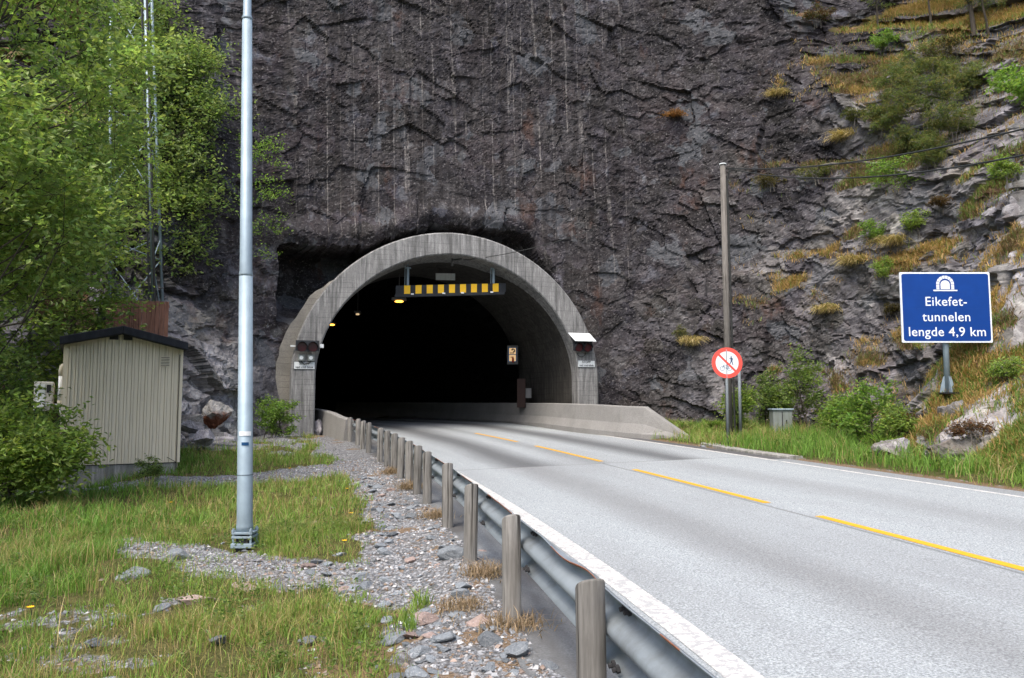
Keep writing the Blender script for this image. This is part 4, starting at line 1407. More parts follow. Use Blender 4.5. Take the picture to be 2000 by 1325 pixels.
for sx in (-1, 1):
    for sy in (-1, 1):
        m = MB(); q = pb + Vector((sx * 0.1, sy * 0.1, 0)); m.tube([q + UP * 0.07, q + UP * 0.245], 0.013, 8); m.tube([q + UP * 0.206, q + UP * 0.228], 0.024, 6); m.build('bolt', M['galv'], t)
m = MB(); m.tube([pb + LU * 0.845, pb + LU * 0.85], 0.0905, 28); m.build('door_joint', M['dark'], t)


def wrap(name, z, h, half, mat):
    m = MB(); r = 0.0915; a0 = math.atan2(-pb.y, -pb.x)
    q = np.linspace(a0 - half, a0 + half, 9)
    vs = [pb + LU * z + Vector((r * math.cos(a), r * math.sin(a), 0)) for a in q] + [pb + LU * (z + h) + Vector((r * math.cos(a), r * math.sin(a), 0)) for a in q]
    m.add(vs, [(i, i + 1, i + 10, i + 9) for i in range(8)]); m.build(name, mat, t)


wrap('white_sticker', 1.30, 0.05, 0.8, M['white'])
wrap('blue_sticker', 1.19, 0.035, 0.45, M['sticker'])


# ------------------------------------------------------------------ the hut
hl, hr_ = at(115, 930, 16.3), at(346, 930, 17.4)
hA = Vector((hr_.x - hl.x, hr_.y - hl.y, 0)); hw = hA.length; hA.normalize()
hN = Vector((hA.y, -hA.x, 0))                                     # front normal, towards the road
zb_, ze = -1.27, 1.30
h0 = Vector((hl.x, hl.y, -1.85))
dpt = 2.9
hut = thing('equipment_hut', 'small beige timber hut with a black felt roof below the rock slope', 'hut', h0 + hA * hw / 2)


def hp(a, b, z): return Vector((h0.x, h0.y, 0)) + hA * a - hN * b + UP * z


m = MB()
nb = 17
apex = ze + 0.27
prev = 0
vs = []; fs = []


def eave_z(a): return ze + (apex - ze) * (1 - abs(a - hw * 0.47) / (hw * 0.5))


# board-and-batten fronts: steps of 18 mm
def siding(m, P0, P1, nrm, zlo, zhi_f, n):
    L = (P1 - P0).length; A = (P1 - P0).normalized(); bw = L / n
    pts = []
    for i in range(n):
        pts += [(i * bw, 0.0), (i * bw + bw * 0.56, 0.0), (i * bw + bw * 0.565, -0.03), (i * bw + bw * 0.635, -0.03), (i * bw + bw * 0.64, 0.022), (i * bw + bw * 0.93, 0.022), (i * bw + bw * 0.935, -0.03), (i * bw + bw * 0.995, -0.03)]
    pts.append((L, 0.0))
    vs = []
    for a, o in pts:
        q = P0 + A * a + nrm * o
        vs += [Vector((q.x, q.y, zlo)), Vector((q.x, q.y, zhi_f(a)))]
    m.add(vs, [(2 * i, 2 * i + 2, 2 * i + 3, 2 * i + 1) for i in range(len(pts) - 1)])


siding(m, hp(0, 0, 0), hp(hw, 0, 0), hN, zb_, lambda a: eave_z(a) - 0.02, 17)
siding(m, hp(hw, 0, 0), hp(hw, dpt, 0), hA, zb_, lambda a: ze, 19)
siding(m, hp(hw, dpt, 0), hp(0, dpt, 0), -hN, zb_, lambda a: ze, 17)
siding(m, hp(0, dpt, 0), hp(0, 0, 0), -hA, zb_, lambda a: ze, 19)
m.build('wall', M['siding'], hut)
m = MB(); m.box(hp(hw + 0.012, -0.012, (zb_ + ze) / 2), (0.05, 0.05, ze - zb_), Matrix.Rotation(math.atan2(hA.y, hA.x), 3, 'Z'))
m.build('corner_board', M['siding'], hut)
m = MB()
RM = Matrix.Rotation(math.atan2(hA.y, hA.x), 3, 'Z')
m.box(hp(hw / 2 - 0.005, dpt / 2 + 0.02, -1.72), (hw + 0.02, dpt - 0.02, 0.86), RM)
fo = m.build('foundation', M['foundation'], hut, bevel=0.01)
m = MB(); m.box(hp(hw / 2, dpt / 2, zb_ - 0.01), (hw - 0.06, dpt - 0.08, 0.04), RM); m.build('sill', M['dark'], hut)
# roof: two slabs with fascia
m = MB()
oh = 0.10
ridge = hw * 0.47
for sgn in (-1, 1):
    a0 = ridge; a1 = -oh if sgn < 0 else hw + oh
    z0 = apex + 0.10; z1 = z0 - abs(a1 - a0) * (apex - ze) / (hw * 0.5)
    cs = []
    for bb in (-0.32, dpt + 0.25):
        cs += [hp(a0, bb, z0), hp(a1, bb, z1), hp(a1, bb, z1 - 0.17), hp(a0, bb, z0 - 0.17)]
    f_ = [(0, 1, 2, 3), (7, 6, 5, 4), (0, 4, 5, 1), (1, 5, 6, 2), (2, 6, 7, 3), (3, 7, 4, 0)]
    m.add(cs, f_)
m.build('roof', M['roof'], hut, bevel=0.015)
m = MB()
for a in (hw * 0.40, hw * 0.52): m.box(hp(a, -0.03, apex - 0.13), (0.17, 0.02, 0.11), RM)
m.build('gable_vent', M['dark'], hut)
vc = hp(hw * 0.855, -0.022, ze - 0.36)
m = MB(); m.box(vc, (0.20, 0.03, 0.22), RM); ve = m.build('vent_grille', M['siding'], hut)
m = MB()
for i in range(6): m.box(vc + UP * (-0.085 + i * 0.034) + hN * 0.016, (0.17, 0.012, 0.012), RM)
m.build('louvre', M['dark'], ve)
m = MB(); m.tube([hp(hw * 0.985, -0.03, ze - 0.2), hp(hw * 0.985, -0.03, zb_ - 0.3)], 0.008, 6); m.tube([hp(hw * 0.985, -0.03, zb_), hp(hw * 0.9, -0.03, zb_ + 0.12)], 0.006, 6); m.build('cable', M['cable'], hut)

# heat-pump unit hung on the left wall, with its pipe
ac = hp(-0.36, 1.0, 0.17)
t = thing('air_conditioner', 'pale outdoor air conditioning unit hung on the left side of the hut', 'air conditioner', ac)
m = MB(); m.box(ac, (0.36, 0.85, 0.62), RM); cas = m.build('casing', M['palegrey'], t, bevel=0.02)
m = MB(); m.box(ac + hN * 0.428 + hA * 0.09 + UP * 0.16, (0.08, 0.012, 0.17), RM); m.build('vent_grille', M['dark'], cas)
m = MB(); m.box(ac + hN * 0.43 - hA * 0.06 + UP * 0.05, (0.16, 0.014, 0.42), RM); m.box(ac + hN * 0.44 - hA * 0.05 + UP * 0.2, (0.1, 0.01, 0.025), RM); m.build('service_cover', M['plate'], cas)
m = MB(); m.box(ac + hN * 0.46 - hA * 0.05 - UP * 0.17, (0.13, 0.08, 0.14), RM); m.build('valve_cover', M['white'], cas, bevel=0.02)
m = MB(); m.tube([ac + hN * 0.46 - UP * 0.17, ac + hN * 0.46 + hA * 0.3 - UP * 0.18], 0.018, 8); m.tube([ac + hN * 0.46 - UP * 0.2, ac + hN * 0.46 + hA * 0.3 - UP * 0.21], 0.014, 8)
q = hp(-0.05, 0.5, 0)
m.tube([q + UP * -0.03, q + UP * -0.35 + hA * 0.03], 0.015, 6)
m.build('pipe', M['plate'], t)
m = MB(); m.tube([q + UP * -0.02, q + UP * 0.08], 0.055, 14); m.tube([q + UP * 0.6, q + UP * 0.72, q + UP * 0.8 + hA * 0.015, q + UP * 0.84 + hA * 0.05], [0.05, 0.06, 0.06, 0.05], 14); m.build('duct_end', M['cream'], t, smooth=True)
m = MB(); m.tube([q + UP * 0.07, q + UP * 0.62], 0.05, 14); m.build('duct', M['white'], t, smooth=True)


# ------------------------------------------------------------------ lattice mast and its plank fence above the hut
my = 22.2
m0 = [at(214, 640, my), at(301, 640, my), at(319, 640, my + 0.9)]
m1 = [at(217, -120, my), at(281, -120, my), at(292, -120, my + 0.9)]
mast = thing('lattice_mast', 'galvanised steel lattice mast rising through the trees above the hut', 'mast', m0[1])
for a, b in zip(m0, m1):
    m = MB(); m.tube([a, b], 0.055 if a is m0[1] else 0.045, 10); m.build('leg', M['galv'], mast, smooth=True)
nst = 6
for i in range(nst):
    f0, f1 = i / nst, (i + 1) / nst
    for (p_, q_) in ((0, 1), (1, 2), (2, 0)):
        a, b = (m0[p_].lerp(m1[p_], f0), m0[q_].lerp(m1[q_], f0 + 0.05)) if i % 2 else (m0[p_].lerp(m1[p_], f1), m0[q_].lerp(m1[q_], f0 + 0.01))
        m = MB(); m.tube([a, b], 0.018, 6); m.build('brace', M['galv'], mast)
m = MB()
a, b = m0[1] + Vector((-0.1, -0.06, 0)), m1[1] + Vector((-0.08, -0.06, 0))
m.tube([a, a.lerp(b, 0.9)], 0.03, 6); m.tube([a + Vector((0.17, 0, 0)), (a + Vector((0.17, 0, 0))).lerp(b + Vector((0.15, 0, 0)), 0.95)], 0.035, 8)
m.build('cable', M['cable'], mast)

fl0, fl1 = at(205, 650, my - 0.7), at(328, 650, my - 0.5)
fence = thing('plank_fence', 'reddish vertical plank fence around the foot of the mast', 'fence', fl0)
nA = (fl1 - fl0); nA.z = 0; fw = nA.length; nA.normalize()
rr = random.Random(11)
npk = 14
for i in range(npk):
    a = fw * (i + 0.5) / npk
    m = MB(); m.box(fl0 + nA * a + UP * 0.17 + UP * rr.uniform(-0.008, 0.008) + Vector((0, rr.uniform(-0.006, 0.006), 0)), (fw / npk - 0.008, 0.025, 1.45), Matrix.Rotation(math.atan2(nA.y, nA.x), 3, 'Z'))
    m.build('plank', M['plank'], fence, bevel=0.003)
m = MB()
side = Vector((-nA.y, nA.x, 0))
for z in (-0.35, 0.6): m.box(fl0 + nA * fw / 2 + side * 0.03 + UP * (z + 0.15), (fw, 0.03, 0.09), Matrix.Rotation(math.atan2(nA.y, nA.x), 3, 'Z'))
m.build('rail', M['plank'], fence)


# ------------------------------------------------------------------ right side: pole, signs, cabinet, cables
ub = at(1425, 850, 22.3); ub.z = gz1(ub.x, ub.y)
ut = at(1411.5, 322, 22.3)
t = thing('utility_pole', 'weathered wooden utility pole standing behind the round sign', 'utility pole', ub)
m = MB(); m.tube([ub - UP * 0.3, ub.lerp(ut, 0.5), ut], [0.102, 0.09, 0.078], 16); m.build('shaft', M['pole_wood'], t, smooth=True)
m = MB(); m.tube([ut, ut + UP * 0.03, ut + UP * 0.035], [0.105, 0.1, 0.02], 16); m.build('cap', M['plate'], t)
m = MB(); q0 = ub + Vector((0.15, -0.02, 0.2)); q1 = ut + Vector((0.11, -0.02, -0.45)); m.tube([q0, q1, ut + Vector((0.2, -0.05, -0.1))], [0.03, 0.03, 0.02], 8)
for f in np.linspace(0.15, 0.95, 6):
    m.tube([q0.lerp(q1, f) - Vector((0.06, 0, 0)), q0.lerp(q1, f) + Vector((0.04, 0, 0))], 0.012, 5)
m.build('down_cable', M['cable'], t)
m = MB(); qg = ub + Vector((0.28, -0.12, 0)); m.tube([qg - UP * 0.1, qg + UP * 2.3], 0.045, 10); m.build('cable_guard', M['dull'], t, smooth=True)


def sag(a, b, s, n=24):
    return [a.lerp(b, i / (n - 1)) - UP * (4 * s * (i / (n - 1)) * (1 - i / (n - 1))) for i in range(n)]


p0 = ut + Vector((0.09, -0.06, -0.12))

def cable_to_right(pix):
    """a hanging cable from the pole through places on one straight line in plan"""
    A = Vector((p0.x, p0.y)); B = Vector((8.6, 12.0)); d = B - A
    fs, zs_ = [0.0], [p0.z]
    for u, v in pix:
        kx = at(u, v, 1.0).x
        f = (kx * A.y - A.x) / (d.x - kx * d.y)
        fs.append(f); zs_.append(at(u, v, A.y + f * d.y).z)
    q = np.polyfit(fs, zs_, 2)
    return [Vector((A.x + d.x * f, A.y + d.y * f, float(np.polyval(q, f)))) for f in np.linspace(0, 1.5, 40)]


m = MB(); m.tube(cable_to_right([(1700, 312), (2000, 252)]), 0.016, 6); tag(m.build('overhead_cable', M['cable'], org=p0), 'upper of the two black cables running right from the utility pole', 'cable', 'cables on the utility pole')
m = MB(); m.tube(cable_to_right([(1680, 347), (2000, 303)]), 0.016, 6); tag(m.build('overhead_cable', M['cable'], org=p0), 'lower sagging black cable running right from the utility pole', 'cable', 'cables on the utility pole')
pt_ = at(905, 508, 27.3)
pm1 = at(1190, 436, 26.6)
m = MB()
pp = sag(ut + Vector((-0.08, 0.0, -0.45)), pm1, 0.12, 14)[:-1] + sag(pm1, pt_, 0.2, 20)
m.tube(pp, [0.004] * 10 + [0.007] * 6 + [0.013] * (len(pp) - 16), 6)
tag(m.build('tunnel_cable', M['cable'], org=pm1), 'thin black cable hanging from the utility pole to the tunnel crown', 'cable')
m = MB(); q = ut + Vector((0.1, -0.05, -0.75)); gq, _n = on_cliff(1492, 545)
m.tube([q, gq], 0.007, 5); tag(m.build('stay_wire', M['cable'], org=q), 'thin stay wire slanting from the utility pole to the rock', 'wire')
p = at(883, 517, 27.6)
t = thing('cable_bracket', 'small dark cable bracket hanging under the tunnel crown', 'bracket', p)
m = MB(); m.tube([p + UP * 0.5, p + UP * 0.1], 0.02, 6); m.tube([p + UP * 0.16, p + UP * 0.16 + Vector((0.35, -0.1, 0.03))], 0.02, 6); m.build('arm', M['dark'], t)
m = MB(); m.tube([p + UP * 0.1, p + UP * 0.04, p - UP * 0.03, p - UP * 0.06], [0.05, 0.035, 0.05, 0.02], 10); m.build('insulator', M['lampbody'], t)

# round no-walking, no-cycling sign
sc_ = at(1420, 709, 20.6)
sb = Vector((at(1422.5, 850, 20.6).x, 20.6 + 0.03, 0)); sb.z = gz1(sb.x, sb.y)
t = thing('prohibition_sign', 'round red and white no walking or cycling sign on a steel post', 'road sign', sb)
A_, N_ = Vector((1, 0, 0)), Vector((0, -1, 0))
m = MB(); m.tube([sb - UP * 0.2, Vector((sb.x, sb.y, sc_.z + 0.36))], 0.038, 14); m.build('post', M['dull'], t, smooth=True)
R_ = 0.405
m = MB(); m.prism(ngon(0, 0, R_, 56), sc_, A_, UP, N_, -0.015); m.build('back_plate', M['galv'], t)
m = MB()
o_, i_ = ngon(0, 0, R_, 56), ngon(0, 0, R_ * 0.745, 56)
fr_ = sc_ + N_ * 0.003
m.add([fr_ + A_ * a + UP * b for a, b in o_ + i_] + [fr_ + N_ * 0.003 + A_ * a + UP * b for a, b in o_ + i_], [(k + 112, (k + 1) % 56 + 112, (k + 1) % 56 + 168, k + 168) for k in range(56)] + [(k, k + 112, (k + 1) % 56 + 112, (k + 1) % 56) for k in range(56)])
m.build('red_rim', M['signred'], t)
m = MB(); m.prism(ngon(0, 0, R_ * 0.745, 56), sc_ + N_ * 0.002, A_, UP, N_, 0.003); m.build('white_disc', M['letter'], t)
m = MB()
dd = Vector((1, 0, -1)).normalized(); dn_ = Vector((1, 0, 1)).normalized()
m.prism([(-R_ * 0.76, -0.028), (R_ * 0.76, -0.028), (R_ * 0.76, 0.028), (-R_ * 0.76, 0.028)], sc_ + N_ * 0.0075, dd, dn_, N_, 0.002); m.build('red_bar', M['signred'], t)


def flat(m, pts, w, o):
    """a stroke of width w through points in the sign plane"""
    for (a, b), (c, d) in zip(pts[:-1], pts[1:]):
        L = math.hypot(c - a, d - b)
        if L < 1e-6: continue
        ex, ey = (c - a) / L, (d - b) / L
        m.prism([(a - ey * w / 2, b + ex * w / 2), (a + ey * w / 2, b - ex * w / 2), (c + ey * w / 2, d - ex * w / 2), (c - ey * w / 2, d + ex * w / 2)], o, A_, UP, N_, 0.001)


m = MB(); o = sc_ + N_ * 0.0055; cx, cz = 0.105, 0.055                 # walker
m.prism(ngon(cx + 0.005, cz + 0.105, 0.018, 16), o, A_, UP, N_, 0.001)
flat(m, [(cx + 0.005, cz + 0.085), (cx + 0.012, cz + 0.005)], 0.045, o); flat(m, [(cx + 0.01, cz + 0.01), (cx - 0.01, cz - 0.045), (cx - 0.045, cz - 0.10)], 0.024, o)
flat(m, [(cx + 0.015, cz + 0.01), (cx + 0.03, cz - 0.045), (cx + 0.05, cz - 0.11)], 0.024, o); flat(m, [(cx - 0.005, cz + 0.075), (cx - 0.035, cz + 0.05), (cx - 0.055, cz + 0.055)], 0.014, o)
flat(m, [(cx + 0.02, cz + 0.08), (cx + 0.045, cz + 0.045), (cx + 0.05, cz + 0.005)], 0.014, o)
m.build('walker_symbol', M['pictogram'], t)
m = MB(); cx, cz = -0.035, -0.13                                        # bicycle
for sx in (-0.095, 0.095):
    pts = ngon(cx + sx, cz - 0.02, 0.055, 22); flat(m, pts + pts[:1], 0.011, o)
flat(m, [(cx - 0.095, cz - 0.02), (cx - 0.055, cz + 0.075), (cx - 0.035, cz + 0.085)], 0.011, o); flat(m, [(cx - 0.065, cz + 0.05), (cx + 0.04, cz + 0.05), (cx + 0.0, cz - 0.02), (cx - 0.065, cz + 0.05)], 0.011, o)
flat(m, [(cx + 0.095, cz - 0.02), (cx + 0.0, cz - 0.02)], 0.011, o); flat(m, [(cx + 0.095, cz - 0.02), (cx + 0.04, cz + 0.05), (cx + 0.035, cz + 0.075)], 0.011, o); flat(m, [(cx + 0.015, cz + 0.077), (cx + 0.06, cz + 0.077)], 0.014, o)
m.build('bicycle_symbol', M['pictogram'], t)

# blue tunnel sign
py0 = on_cliff(1847, 776)[0].y - 0.1
print('sign distance', py0)
tl, tr_, bl_, br_ = at(1759, 532, py0), at(1934.5, 532, py0), at(1761.5, 669.5, py0), at(1936, 669.5, py0)
cen = (tl + tr_ + bl_ + br_) / 4
W_ = tr_.x - tl.x; H_ = tl.z - bl_.z
ft, _n = on_cliff(1847, 772)
fb = Vector((cen.x + 0.02, py0 + 0.12, at(1847, 768, py0 + 0.12).z))
t = thing('tunnel_sign', 'big blue tunnel name sign on a steel post atop the rock outcrop', 'road sign', fb)


def rrect(w, h, r, n=6):
    pts = []
    for cx, cy, a in ((w / 2 - r, h / 2 - r, 0), (-w / 2 + r, h / 2 - r, PI / 2), (-w / 2 + r, -h / 2 + r, PI), (w / 2 - r, -h / 2 + r, 1.5 * PI)):
        pts += [(cx + r * math.cos(a + PI / 2 * i / n), cy + r * math.sin(a + PI / 2 * i / n)) for i in range(n + 1)]
    return pts


m = MB(); m.prism(rrect(W_, H_, 0.02), cen, A_, UP, -N_, 0.03); m.build('panel', M['letter'], t)
m = MB(); m.prism(rrect(W_ - 0.07, H_ - 0.07, 0.05), cen + N_ * 0.001, A_, UP, N_, 0.003); m.build('blue_face', M['blue'], t)
m = MB()
for f in (0.285, 0.52, 0.755):
    m.prism([(-W_ / 2 + 0.045, H_ * (0.5 - f) - 0.002), (W_ / 2 - 0.045, H_ * (0.5 - f) - 0.002), (W_ / 2 - 0.045, H_ * (0.5 - f) + 0.002), (-W_ / 2 + 0.045, H_ * (0.5 - f) + 0.002)], cen + N_ * 0.0042, A_, UP, N_, 0.001)
m.build('panel_joint', plain('joint_blue', (0.01, 0.05, 0.22), 0.6), t)
px2m = W_ / 175.0
for body, v, sz in (('Eikefet-', 590.5, 0.0168 * py0), ('tunnelen', 620.5, 0.0168 * py0), ('lengde 4,9 km', 649.5, 0.0168 * py0)):
    c = cen + UP * ((601 - v) * px2m) + N_ * 0.006
    text_part(body, sz, c, A_, UP, N_, M['letter'], t, bold=0.0015, space=1.06)
m = MB(); c = cen + UP * (600.7 - 556) * px2m + N_ * 0.0045
ko = py0 / 17.4
bl2 = [q for q in np.linspace(0, PI, 9)]
ar = lambda q, r: (r * math.cos(q) * 1.0, r * math.sin(q))
ro, ri, rd = 0.2 * ko, 0.132 * ko, 0.103 * ko
for a, b in zip(bl2[:-1], bl2[1:]):                                       # arch stones
    a2, b2 = a + 0.03, b - 0.03
    m.prism([ar(a2, ri), ar(b2, ri), ar(b2, ro), ar((a2 + b2) / 2, ro * 1.005), ar(a2, ro)], c, A_, UP, N_, 0.002)
for sx in (-1, 1):
    for k in range(3):
        z0 = (-0.112 + k * 0.038) * ko
        x0, x1 = (ri, ro) if sx > 0 else (-ro, -ri)
        m.prism([(x0, z0), (x1, z0), (x1, z0 + 0.031), (x0, z0 + 0.031)], c, A_, UP, N_, 0.002)
m.prism([(-0.27 * ko, -0.152 * ko), (0.27 * ko, -0.152 * ko), (0.27 * ko, -0.122 * ko), (-0.27 * ko, -0.122 * ko)], c, A_, UP, N_, 0.002)
m.prism([(-rd, -0.106 * ko), (rd, -0.106 * ko)] + [(rd * math.cos(q), rd * math.sin(q) * 0.9) for q in np.linspace(0, PI, 14)], c, A_, UP, N_, 0.002)
m.build('tunnel_symbol', M['letter'], t)
m = MB(); m.tube([fb + UP * 0.02, Vector((fb.x, fb.y, tl.z - 0.05))], 0.062, 16); m.build('post', M['galv'], t, smooth=True)
m = MB()
for z in (0.35, -0.35): m.box(cen + UP * z + Vector((0, 0.055, 0)), (W_ * 0.9, 0.04, 0.06))
m.build('bracket', M['galv'], t)
m = MB(); m.box(fb + UP * 0.0, (0.36, 0.36, 0.03)); m.build('base_plate', M['dark'], t)
for k in range(4):
    m = MB(); r = Vector((math.cos(k * PI / 2 + PI / 4 * 0), math.sin(k * PI / 2), 0)); sd_ = Vector((-r.y, r.x, 0))
    m.prism([(0.06, 0.015), (0.17, 0.015), (0.17, 0.05), (0.085, 0.36), (0.06, 0.36)], fb - sd_ * 0.006, r, UP, sd_, 0.012); m.build('gusset', M['galv'], t)
SIGN_FOOT = fb.copy()

# small cabinet among the shrubs
cb = at(1526, 846, 23.0); cb.z = gz1(cb.x, cb.y)
t = thing('cable_cabinet', 'grey metal cabinet half hidden among shrubs near the utility pole', 'cabinet', cb)
m = MB(); m.box(cb + UP * 0.34, (0.56, 0.36, 0.78)); m.build('casing', M['cabinet'], t, bevel=0.015)
m = MB(); m.box(cb + UP * 0.755, (0.62, 0.44, 0.05)); m.build('lid', M['galv'], t, bevel=0.01)
m = MB(); m.box(cb + UP * 0.34 + Vector((-0.02, -0.185, 0)), (0.02, 0.012, 0.7)); m.box(cb + UP * 0.4 + Vector((0.1, -0.187, 0)), (0.03, 0.02, 0.1)); m.build('door_edge', M['dark'], t)


# ------------------------------------------------------------------ plants
def leaf_mesh(P, D, size, rng, cols, aspect=0.5, fold=0.25, up_bias=0.4):
    """folded leaves at P growing along D; returns verts, faces, tone"""
    n = len(P)
    D = D / (np.linalg.norm(D, axis=1, keepdims=True) + 1e-9)
    r = rng.normal(size=(n, 3)); r[:, 2] += up_bias * 2
    side = np.cross(D, r); side /= np.linalg.norm(side, axis=1, keepdims=True) + 1e-9
    nrm = np.cross(side, D)
    L = size * rng.uniform(0.65, 1.25, (n, 1))
    w = L * aspect * rng.uniform(0.8, 1.2, (n, 1)) / 2
    mid = P + D * L * 0.45
    v0 = P; v2 = P + D * L - nrm * L * 0.12
    v1 = mid + side * w + nrm * w * fold; v3 = mid - side * w + nrm * w * fold
    V = np.stack([v0, v1, v2, v3], 1).reshape(-1, 3)
    i = np.arange(n) * 4
    Fc = np.concatenate([np.stack([i, i + 1, i + 2], 1), np.stack([i, i + 2, i + 3], 1)])
    T = np.repeat(cols, 4, axis=0)
    return V, Fc, T


def tones(n, rng, pal, var=0.25, clump=None):
    pal = np.array(pal)
    k = rng.randint(0, len(pal), n) if clump is None else clump
    c = pal[k] * rng.uniform(1 - var, 1 + var, (n, 1))
    c[:, 0] *= rng.uniform(0.85, 1.15, n)
    return np.clip(c, 0.002, 1)


GREEN = [(0.168, 0.241, 0.056), (0.233, 0.329, 0.073), (0.318, 0.421, 0.099), (0.197, 0.276, 0.068)]
DARKG = [(0.106, 0.164, 0.049), (0.152, 0.223, 0.06), (0.2, 0.277, 0.077)]
BRIGHT = [(0.179, 0.296, 0.059), (0.237, 0.364, 0.073), (0.143, 0.235, 0.051)]
PINE = [(0.119, 0.166, 0.057), (0.18, 0.211, 0.066), (0.239, 0.221, 0.078), (0.143, 0.189, 0.066)]
OLIVE = [(0.126, 0.14, 0.042), (0.168, 0.161, 0.049), (0.084, 0.112, 0.035)]


def plant(name, label, cat, base, crown_c, crown_r, seed, pal, leaf=0.07, clumps=30, twigs=10, per=14, trunk_r=0.06, stems=1, group=None,
          aspect=0.5, spread=0.45, bark='bark', parts=('trunk', 'crown'), hollow=0.35, fill=None, needle=False, crook=0.15, flat=0.6):
    rng = np.random.RandomState(seed)
    base = Vector(base); cc = np.array(crown_c, float); cr = np.array(crown_r, float)
    t = thing(name, label, cat, base, group)
    m = MB()
    tops = []
    for s in range(stems):
        a = rng.uniform(0, 2 * PI)
        off = Vector((math.cos(a), math.sin(a), 0)) * (0.12 * s)
        top = Vector(cc + np.array([rng.normal() * cr[0] * 0.25, rng.normal() * cr[1] * 0.25, cr[2] * rng.uniform(0.2, 0.75)]))
        pts = []
        for i in range(9):
            f = i / 8
            p = (base + off).lerp(top, f) + Vector(rng.normal(size=3) * crook * 0.3 * f * (1.2 - f)) * max(cr)
            pts.append(p)
        pts[0] = base + off - UP * 0.2
        m.tube(pts, [trunk_r * (1 - 0.82 * i / 8) / (1 + 0.4 * (stems > 1)) for i in range(9)], 8 if trunk_r > 0.03 else 5)
        tops.append(pts)
    LP = []; LD = []; CK = []
    for k in range(clumps):
        d = rng.normal(size=3); d /= np.linalg.norm(d)
        rad = (hollow + (1 - hollow) * rng.uniform() ** 0.6)
        c = cc + d * cr * rad
        pts = tops[rng.randint(len(tops))]
        # join to the stem below the clump
        j = int(np.clip(np.argmin([abs(p.z - (c[2] - 0.35 * cr[2])) for p in pts]), 1, 7))
        a = pts[j]; b = Vector(c)
        lm = a.lerp(b, 0.5) + Vector((0, 0, -0.06 * (b - a).length)) + Vector(rng.normal(size=3)) * 0.06 * (b - a).length
        r0 = min(0.03, trunk_r * 0.2)
        m.tube([a, a.lerp(lm, 0.5) + Vector(rng.normal(size=3)) * 0.02, lm, lm.lerp(b, 0.5), b], [r0, r0 * 0.75, r0 * 0.5, r0 * 0.35, max(0.003, r0 * 0.2)], 5, cap=False)
        outd = (c - np.array(pts[max(0, j - 2)])); outd /= np.linalg.norm(outd) + 1e-9
        for q in range(twigs):
            dv = rng.normal(size=3) * np.array([1, 1, flat]) + outd * 0.7; dv /= np.linalg.norm(dv)
            L = spread * rng.uniform(0.5, 1.3) * float(np.mean(cr)) ** 0.3
            e = c + dv * L + np.array([0, 0, -0.08 * L])
            if q < 4:
                m.tube([b, Vector(c * 0.45 + e * 0.55 + np.array([0, 0, 0.03])), Vector(e)], [0.006, 0.004, 0.002], 3, cap=False)
            f = rng.uniform(0.15, 1.0, per)[:, None]
            P = c * (1 - f) + e * f + rng.normal(size=(per, 3)) * leaf * 0.55
            dl = dv * 0.6 + rng.normal(size=(per, 3)) * np.array([1, 1, 0.55])
            dl[:, 2] -= 0.15
            LP.append(P); LD.append(dl); CK.append(np.full(per, rng.randint(len(pal))))
    m.build(parts[0], M[bark], t, smooth=False)
    P = np.concatenate(LP); D = np.concatenate(LD); ck = np.concatenate(CK)
    mixk = np.where(rng.uniform(size=len(P)) < 0.65, ck, rng.randint(0, len(pal), len(P)))
    if needle:
        P = np.repeat(P, 3, 0); D = np.repeat(D, 3, 0) + rng.normal(size=(len(P), 3)) * 0.9; mixk = np.repeat(mixk, 3)
    V, Fc, T = leaf_mesh(P, D, leaf, rng, tones(len(P), rng, pal, 0.28, mixk), aspect)
    mk(parts[1], V, Fc, M['leaf'], t, tone=T)
    return t


BP = ('stem_cluster', 'foliage')
# trees above and in front of the hut
plant('leafy_tree', 'large near tree at the left edge, its leafy boughs in front of the hut roof', 'tree', (-9.6, 11.8, -1.9), (-9.0, 12.6, 4.9), (2.6, 2.2, 4.4), 21, [(r_ * 1.1, g_ * 1.07, b_ * 1.45) for r_, g_, b_ in GREEN], 0.12, 150, 16, 19, 0.17, 2, 'trees on the left', 0.5, 0.72)
plant('leafy_tree', 'tall tree on the slope directly behind the steel mast', 'tree', (-10.6, 23.4, 1.5), (-11.25, 23.7, 8.1), (2.1, 0.9, 5.2), 22, [(r_ * 0.92, g_ * 0.9, b_ * 1.25) for r_, g_, b_ in GREEN], 0.13, 190, 14, 15, 0.15, 2, 'trees on the left', 0.5, 0.8)
plant('leafy_tree', 'dark tree filling the gap left of the hut and its air conditioner', 'tree', (-13.8, 18.5, -1.6), (-13.2, 18.4, 3.4), (3.0, 2.4, 5.0), 23, DARKG, 0.15, 170, 14, 15, 0.17, 2, 'trees on the left', 0.5, 0.85)
plant('leafy_tree', 'tree between the hut roof and the mast, its leaves partly veiling the steel legs', 'tree', (-11.2, 19.9, -1.0), (-11.0, 20.0, 5.2), (1.9, 1.0, 4.6), 29, GREEN, 0.12, 42, 12, 13, 0.09, 1, 'trees on the left', 0.5, 0.75)
plant('small_birch', 'slender birch spray sticking out behind the lamp post, left of the arch', 'tree', (-8.5, 24.3, 1.0), (-7.9, 24.0, 6.6), (0.8, 0.7, 2.6), 24, BRIGHT, 0.085, 20, 8, 10, 0.05, 1, 'trees on the left', 0.55, 0.5)
plant('willow_shrub', 'leafy shrub with arching twigs in front of the hut corner', 'shrub', (-8.3, 13.2, -1.85), (-8.25, 13.2, -0.75), (1.05, 0.8, 0.75), 25, GREEN, 0.11, 60, 10, 13, 0.03, 4, 'shrubs on the left', 0.45, 0.5, 'bark', BP, 0.2)
